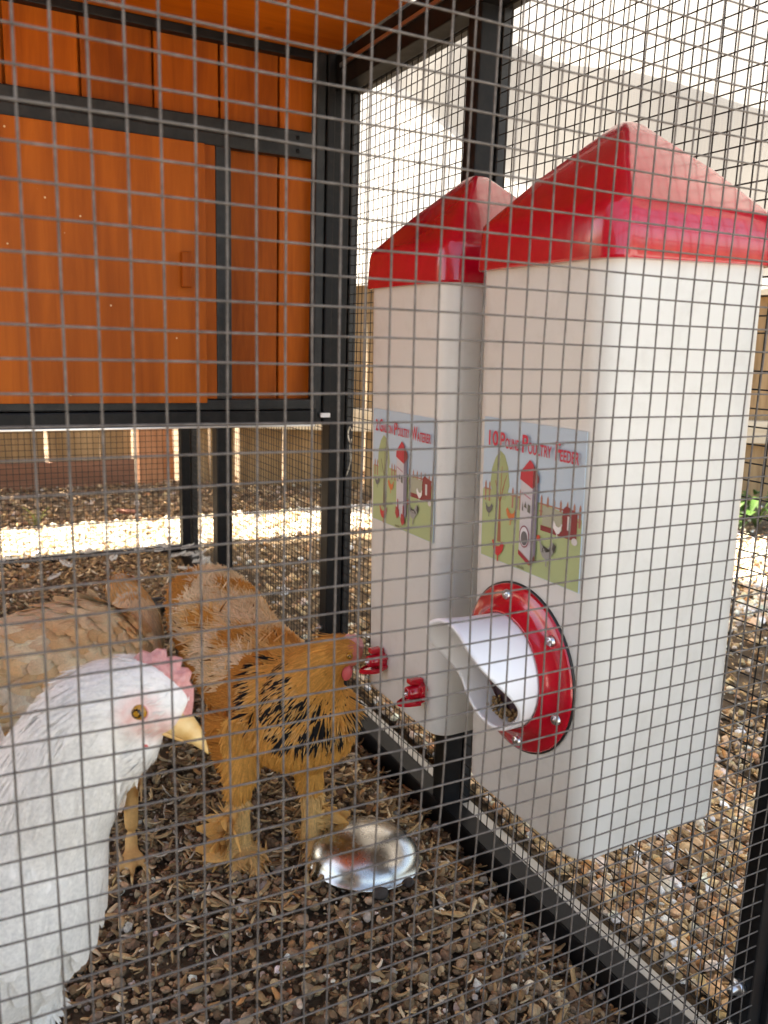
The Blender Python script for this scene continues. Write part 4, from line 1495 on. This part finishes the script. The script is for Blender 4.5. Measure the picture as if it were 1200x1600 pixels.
# ---- pale hen standing behind, turned away
def pale_hen():
    hen = empty('hen', (0, 0, 0))
    tag(hen, 'cream and rust speckled hen standing behind the white hen, head turned away', 'hen')
    secs = [(-.035, .845, .245, .008, .012), (-.012, .850, .232, .024, .028), (.018, .860, .210, .046, .046), (.060, .880, .188, .063, .061), (.108, .908, .180, .068, .067), (.150, .936, .172, .061, .060), (.176, .962, .180, .044, .044),
            (.188, .985, .198, .030, .029), (.188, 1.004, .213, .022, .021), (.180, 1.014, .226, .0195, .0185), (.182, 1.028, .227, .015, .015)]
    parts = [body_loft(secs, 24, 6)]
    legs = [((.139, .775), (.148, .880), [(.117, .742, .018), (.131, .733, .018), (.148, .742, .018), (.143, .803, .018)]), ((.07, .84), (.085, .905), [(.05, .805, .018), (.066, .797, .018), (.083, .805, .018), (.073, .865, .018)])]
    for (fx, fy), (tx, ty), ends in legs:
        parts.append(body_loft([(tx, ty, .150, .036, .036), ((tx + fx) / 2, (ty + fy) / 2 + .01, .118, .024, .024), (fx + .004, fy + .016, .094, .0125, .0125), (fx + .003, fy + .010, .082, .0085, .0085), (fx + .001, fy + .003, .045, .0072, .0072), (fx, fy, .022, .0070, .0060)], 14, 4))
        parts += toes((fx, fy, .022), ends, .0050)
    fr_ = head_frame((.184, 1.014, .2265), (.022, .006, -.005))
    parts.append(body_loft([(*hf(fr_, -.012, 0, -.001), .014, .014), (*hf(fr_, .0, 0, .001), .0155, .0155), (*hf(fr_, .010, 0, .0), .0115, .012), (*hf(fr_, .016, 0, -.001), .007, .008)], 16, 4))
    me = fuse(parts, .003, 5)
    CRM, RUST, TAN, WHT = (.92, .76, .52), (.62, .30, .10), (.80, .55, .29), (.92, .85, .72)
    def col(p):
        if p[2] < .095: return (.56, .31, .11)
        return (.60, .45, .30)
    spine = np.array(catmull([s[:3] for s in secs[::-1]], 10))
    def spec(p, nr, s, rg):
        w_ = rg.uniform(.86, 1.10)
        def k(c_): return tuple(min(.92, x * w_) for x in c_)
        if p[2] < .095: return None
        if s < .26: return dict(len=.010, wid=.0017, lift=.04, base=k((.70, .38, .14)), tip=k((.76, .46, .20)), mess=.1)
        patch = mnoise.noise(Vector((p[0] * 26, p[1] * 26, p[2] * 34)))
        if s < .40: return dict(len=.016, wid=.0022, lift=.05, base=k(mixc(TAN, CRM, .4)), tip=k(CRM), mess=.12)
        if rg.random() < .055:
            c1 = mixc(CRM, TAN, .9) if patch > .05 else (CRM if p[2] > .19 else WHT)
            return dict(len=.034, wid=.019, lift=.07, base=k(mixc(c1, TAN, .25)), edge=k(c1), tip=k(mixc(c1, RUST, .38)), mess=.07, broad=1)
        c1 = mixc(WHT, CRM, .5) if p[2] < .19 else CRM
        if patch > .18: c1 = mixc(c1, RUST, .6)
        elif patch > .02: c1 = mixc(c1, TAN, .6)
        return dict(len=.019, wid=.0028, lift=.035, base=k(c1), tip=k(mixc(c1, TAN, .25)), mess=.10)
    finish(hen, me, col, spine, 18000, spec, 17)
    beak(hen, fr_, .0135, .0120, .0040, .0042, .003, M['beak'])
    eye(hen, fr_, .007, .0125, .003, .0030, 1)
    eye(hen, fr_, .007, -.0125, .003, .0030, -1)
    comb(hen, fr_, [(.0, .0130), (.003, .0165), (.006, .0150), (.009, .0160), (.013, .0110), (.012, .0075), (.005, .011)], .003, M['skin_pink'])
    for (fx, fy), _, ends in legs:
        claws(hen, (fx, fy, .022), ends, M['beak'])
    return hen
pale_hen()

# ------------------------------------------------------------------ small things
bowl = empty('steel_bowl', (.350, .670, float(gz(.35, .67))), (R(-3), R(3), 0))
tag(bowl, 'shiny steel bowl lying upside down in the gravel by the buff hen', 'bowl')
lathe('bowl_shell', [(.0525 * math.sin(R(k * 9.5)), .0045 + .0330 * math.cos(R(k * 9.5))) for k in range(9)] + [(.0523, .0055), (.0532, .0050), (.0538, .0034), (.0530, .0020), (.0500, .0020), (.046, .006), (.03, .0265), (0, .034)], M['steel'], bowl, 56).scale = (1.08, 1.08, 1.05)
for q, (x, y) in enumerate(((-.012, -.058), (.020, -.055))):
    Vp, Fp = ico(2)
    Vp = Vp * (1 + rng.normal(0, .08, (len(Vp), 1))) * np.array((.0085, .007, .006)) * (1 - .25 * q)
    me = np_mesh('pebble', Vp + np.array((.350 + x, .670 + y, float(gz(.35, .62)) + .008)), Fp)
    set_col(me, np.tile((.055, .042, .034), (len(Vp), 1)))
    tag(link('pebble', me, M['stone'], smooth=True), ['dark round pebble against the near rim of the steel bowl', 'small dark pebble on the right of the steel bowl rim'][q], 'pebble')
dish = empty('dish', (.333, 1.505, gz(0, 1.5) + .004))
tag(dish, 'low black dish on the litter between the two rear hens', 'dish')
lathe('dish_shell', [(0, .004), (.016, .004), (.021, .010), (.0235, .011), (.0240, .009), (.021, .0), (0, .0)], M['black_plastic'], dish, 32)

tag(tube('wire_hook', catmull([(.5035, 1.0400, .412), (.5035, 1.0455, .4165), (.5035, 1.0508, .411), (.5035, 1.0508, .402), (.5035, 1.0455, .396), (.5035, 1.0415, .400), (.5035, 1.0440, .392), (.5035, 1.0425, .378), (.5035, 1.0440, .362), (.5035, 1.0560, .346), (.5035, 1.0680, .331)], 6), .0011, M['pale_wire']),
    'pale bent wire with a loop, hanging on the black side post', 'wire hook')

# loose white feathers in the back corner
def feather_mesh(ln, wd, seed):
    rr_ = random.Random(seed)
    b = MB()
    n = 60
    for i in range(n):
        t = i / (n - 1)
        for sd in (-1, 1):
            w_ = wd * math.sin(math.pi * min(1, .12 + .88 * t)) ** .6 * rr_.uniform(.7, 1.1)
            x0, x1 = ln * t, ln * (t + .10)
            z0 = .25 * ln * t * t + rr_.uniform(0, .003)
            b.add([(x0, 0, z0), (x0 + ln * .012, 0, z0 + .0002), (x1 + ln * .006, sd * w_, z0 + rr_.uniform(.001, .005)), (x1, sd * w_ * .96, z0 + rr_.uniform(.002, .006))], [(0, 1, 2, 3)])
    b.add(*tube_data([(ln * t, 0, .25 * ln * t * t) for t in (0, .25, .5, .75, 1.)], [.0007, .0006, .0005, .0004, .0002], 5))
    return b
m = M['down'] = mat('white_down', (.80, .77, .73), .8)
spots = [(.452, 1.80), (.466, 1.76), (.440, 1.85), (.455, 1.72), (.425, 1.79), (.470, 1.70), (.445, 1.66), (.430, 1.88), (.41, 1.84), (.462, 1.84), (.36, 1.86), (.30, 1.80), (.255, 1.86), (.22, 1.78), (.13, 1.82), (.16, 1.70), (.29, 1.68), (.07, 1.86)]
for q, (x, y) in enumerate(spots):
    b = feather_mesh(rnd.uniform(.020, .036), rnd.uniform(.006, .010), q)
    o = b.build('feather', M['down'], None, (x, y, gz(0, y) + .012 + rnd.uniform(0, .008)), (rnd.uniform(-.25, .25), rnd.uniform(-.05, .22), rnd.uniform(0, 6.28)))
    if q < 10:
        tag(o, 'small white feather in the loose pile at the back corner post', 'feather', 'white feathers piled in the corner')
    else:
        tag(o, 'single white feather lying on the litter along the back rail', 'feather', 'white feathers along the back rail')

# grass tuft and reddish chip of wood behind the coop
def grass(name, x, y, n, ln, seed, label):
    rr_ = random.Random(seed)
    b = MB()
    for q in range(n):
        a = rr_.uniform(0, 6.28)
        l_ = ln * rr_.uniform(.5, 1.1)
        o_ = np.array((rr_.uniform(-.012, .012), rr_.uniform(-.012, .012), 0))
        pts = [o_ + np.array((math.cos(a) * l_ * .5 * t ** 2, math.sin(a) * l_ * .5 * t ** 2, l_ * t * (1 - .25 * t))) for t in np.linspace(0, 1, 6)]
        wv = np.array((-math.sin(a), math.cos(a), 0)) * .0013
        vs, fs = [], []
        for i, p in enumerate(pts):
            k = 1 - i / 5.3
            vs += [p - wv * k, p + wv * k, p + np.array((0, 0, .0006))]
        for i in range(5):
            for e in range(3):
                fs.append((i * 3 + e, i * 3 + (e + 1) % 3, i * 3 + 3 + (e + 1) % 3, i * 3 + 3 + e))
        b.add(vs, fs)
    o = b.build(name, M['leaf'], None, (x, y, gz(x, y)))
    set_col(o.data, np.tile((.20, .24, .055), (len(o.data.vertices), 1)) * rng.uniform(.7, 1.3, (len(o.data.vertices), 1)))
    return tag(o, label, 'grass')
grass('grass_tuft', .19, 2.22, 14, .075, 3, 'thin green grass blades behind the back rail at the left')
grass('grass_tuft', .70, .70, 10, .028, 4, 'tiny green sprout in the gravel below the feeder')
o = box('wood_scrap', (-.028, -.012, -.004), (.028, .012, .005), mat('red_brown_scrap', (.22, .085, .05), .8), None, .002)
o.location = (.435, 2.33, gz(0, 2.3) + .008)
o.rotation_euler = (.05, .12, -.2)
tag(o, 'flat reddish wood scrap on the ground behind the back rail', 'wood scrap')

# leafy plant at the far right
pl = empty('leafy_plant', (2.12, 1.60, gz(0, 1.6)))
tag(pl, 'low green leafy plant at the foot of the fence, right edge', 'plant')
for q in range(34):
    a = rnd.uniform(0, 6.28)
    hgt = rnd.uniform(.02, .10)
    rad = rnd.uniform(.01, .10)
    ln, wd = rnd.uniform(.04, .075), rnd.uniform(.016, .028)
    vs, fs, nn = [], [], 6
    for i in range(nn):
        t = i / (nn - 1)
        w_ = wd * math.sin(math.pi * (.06 + .92 * t)) ** .8
        x, z = ln * t, .35 * ln * t - .75 * ln * t * t
        vs += [(x, -w_ / 2, z + .12 * w_), (x, 0, z), (x, w_ / 2, z + .12 * w_)]
    for i in range(nn - 1):
        for e in (0, 1):
            k = i * 3 + e
            fs.append((k, k + 1, k + 4, k + 3))
    b = MB()
    b.add(vs, fs)
    o = b.build('leaf', M['leaf'], pl, (rad * math.cos(a), rad * math.sin(a), hgt), (rnd.uniform(-.3, .3), rnd.uniform(-.4, .3), a))
    set_col(o.data, np.tile(np.array((.055, .12, .02)) * rnd.uniform(.6, 1.4), (len(vs), 1)))
b = MB()
for q in range(9):
    a = q * .7
    b.add(*tube_data([(0, 0, 0), (.03 * math.cos(a), .03 * math.sin(a), .05), (.07 * math.cos(a), .07 * math.sin(a), .09)], [.0025, .002, .001], 6))
b.build('stem', mat('green_stem', (.12, .18, .05), .6), pl)
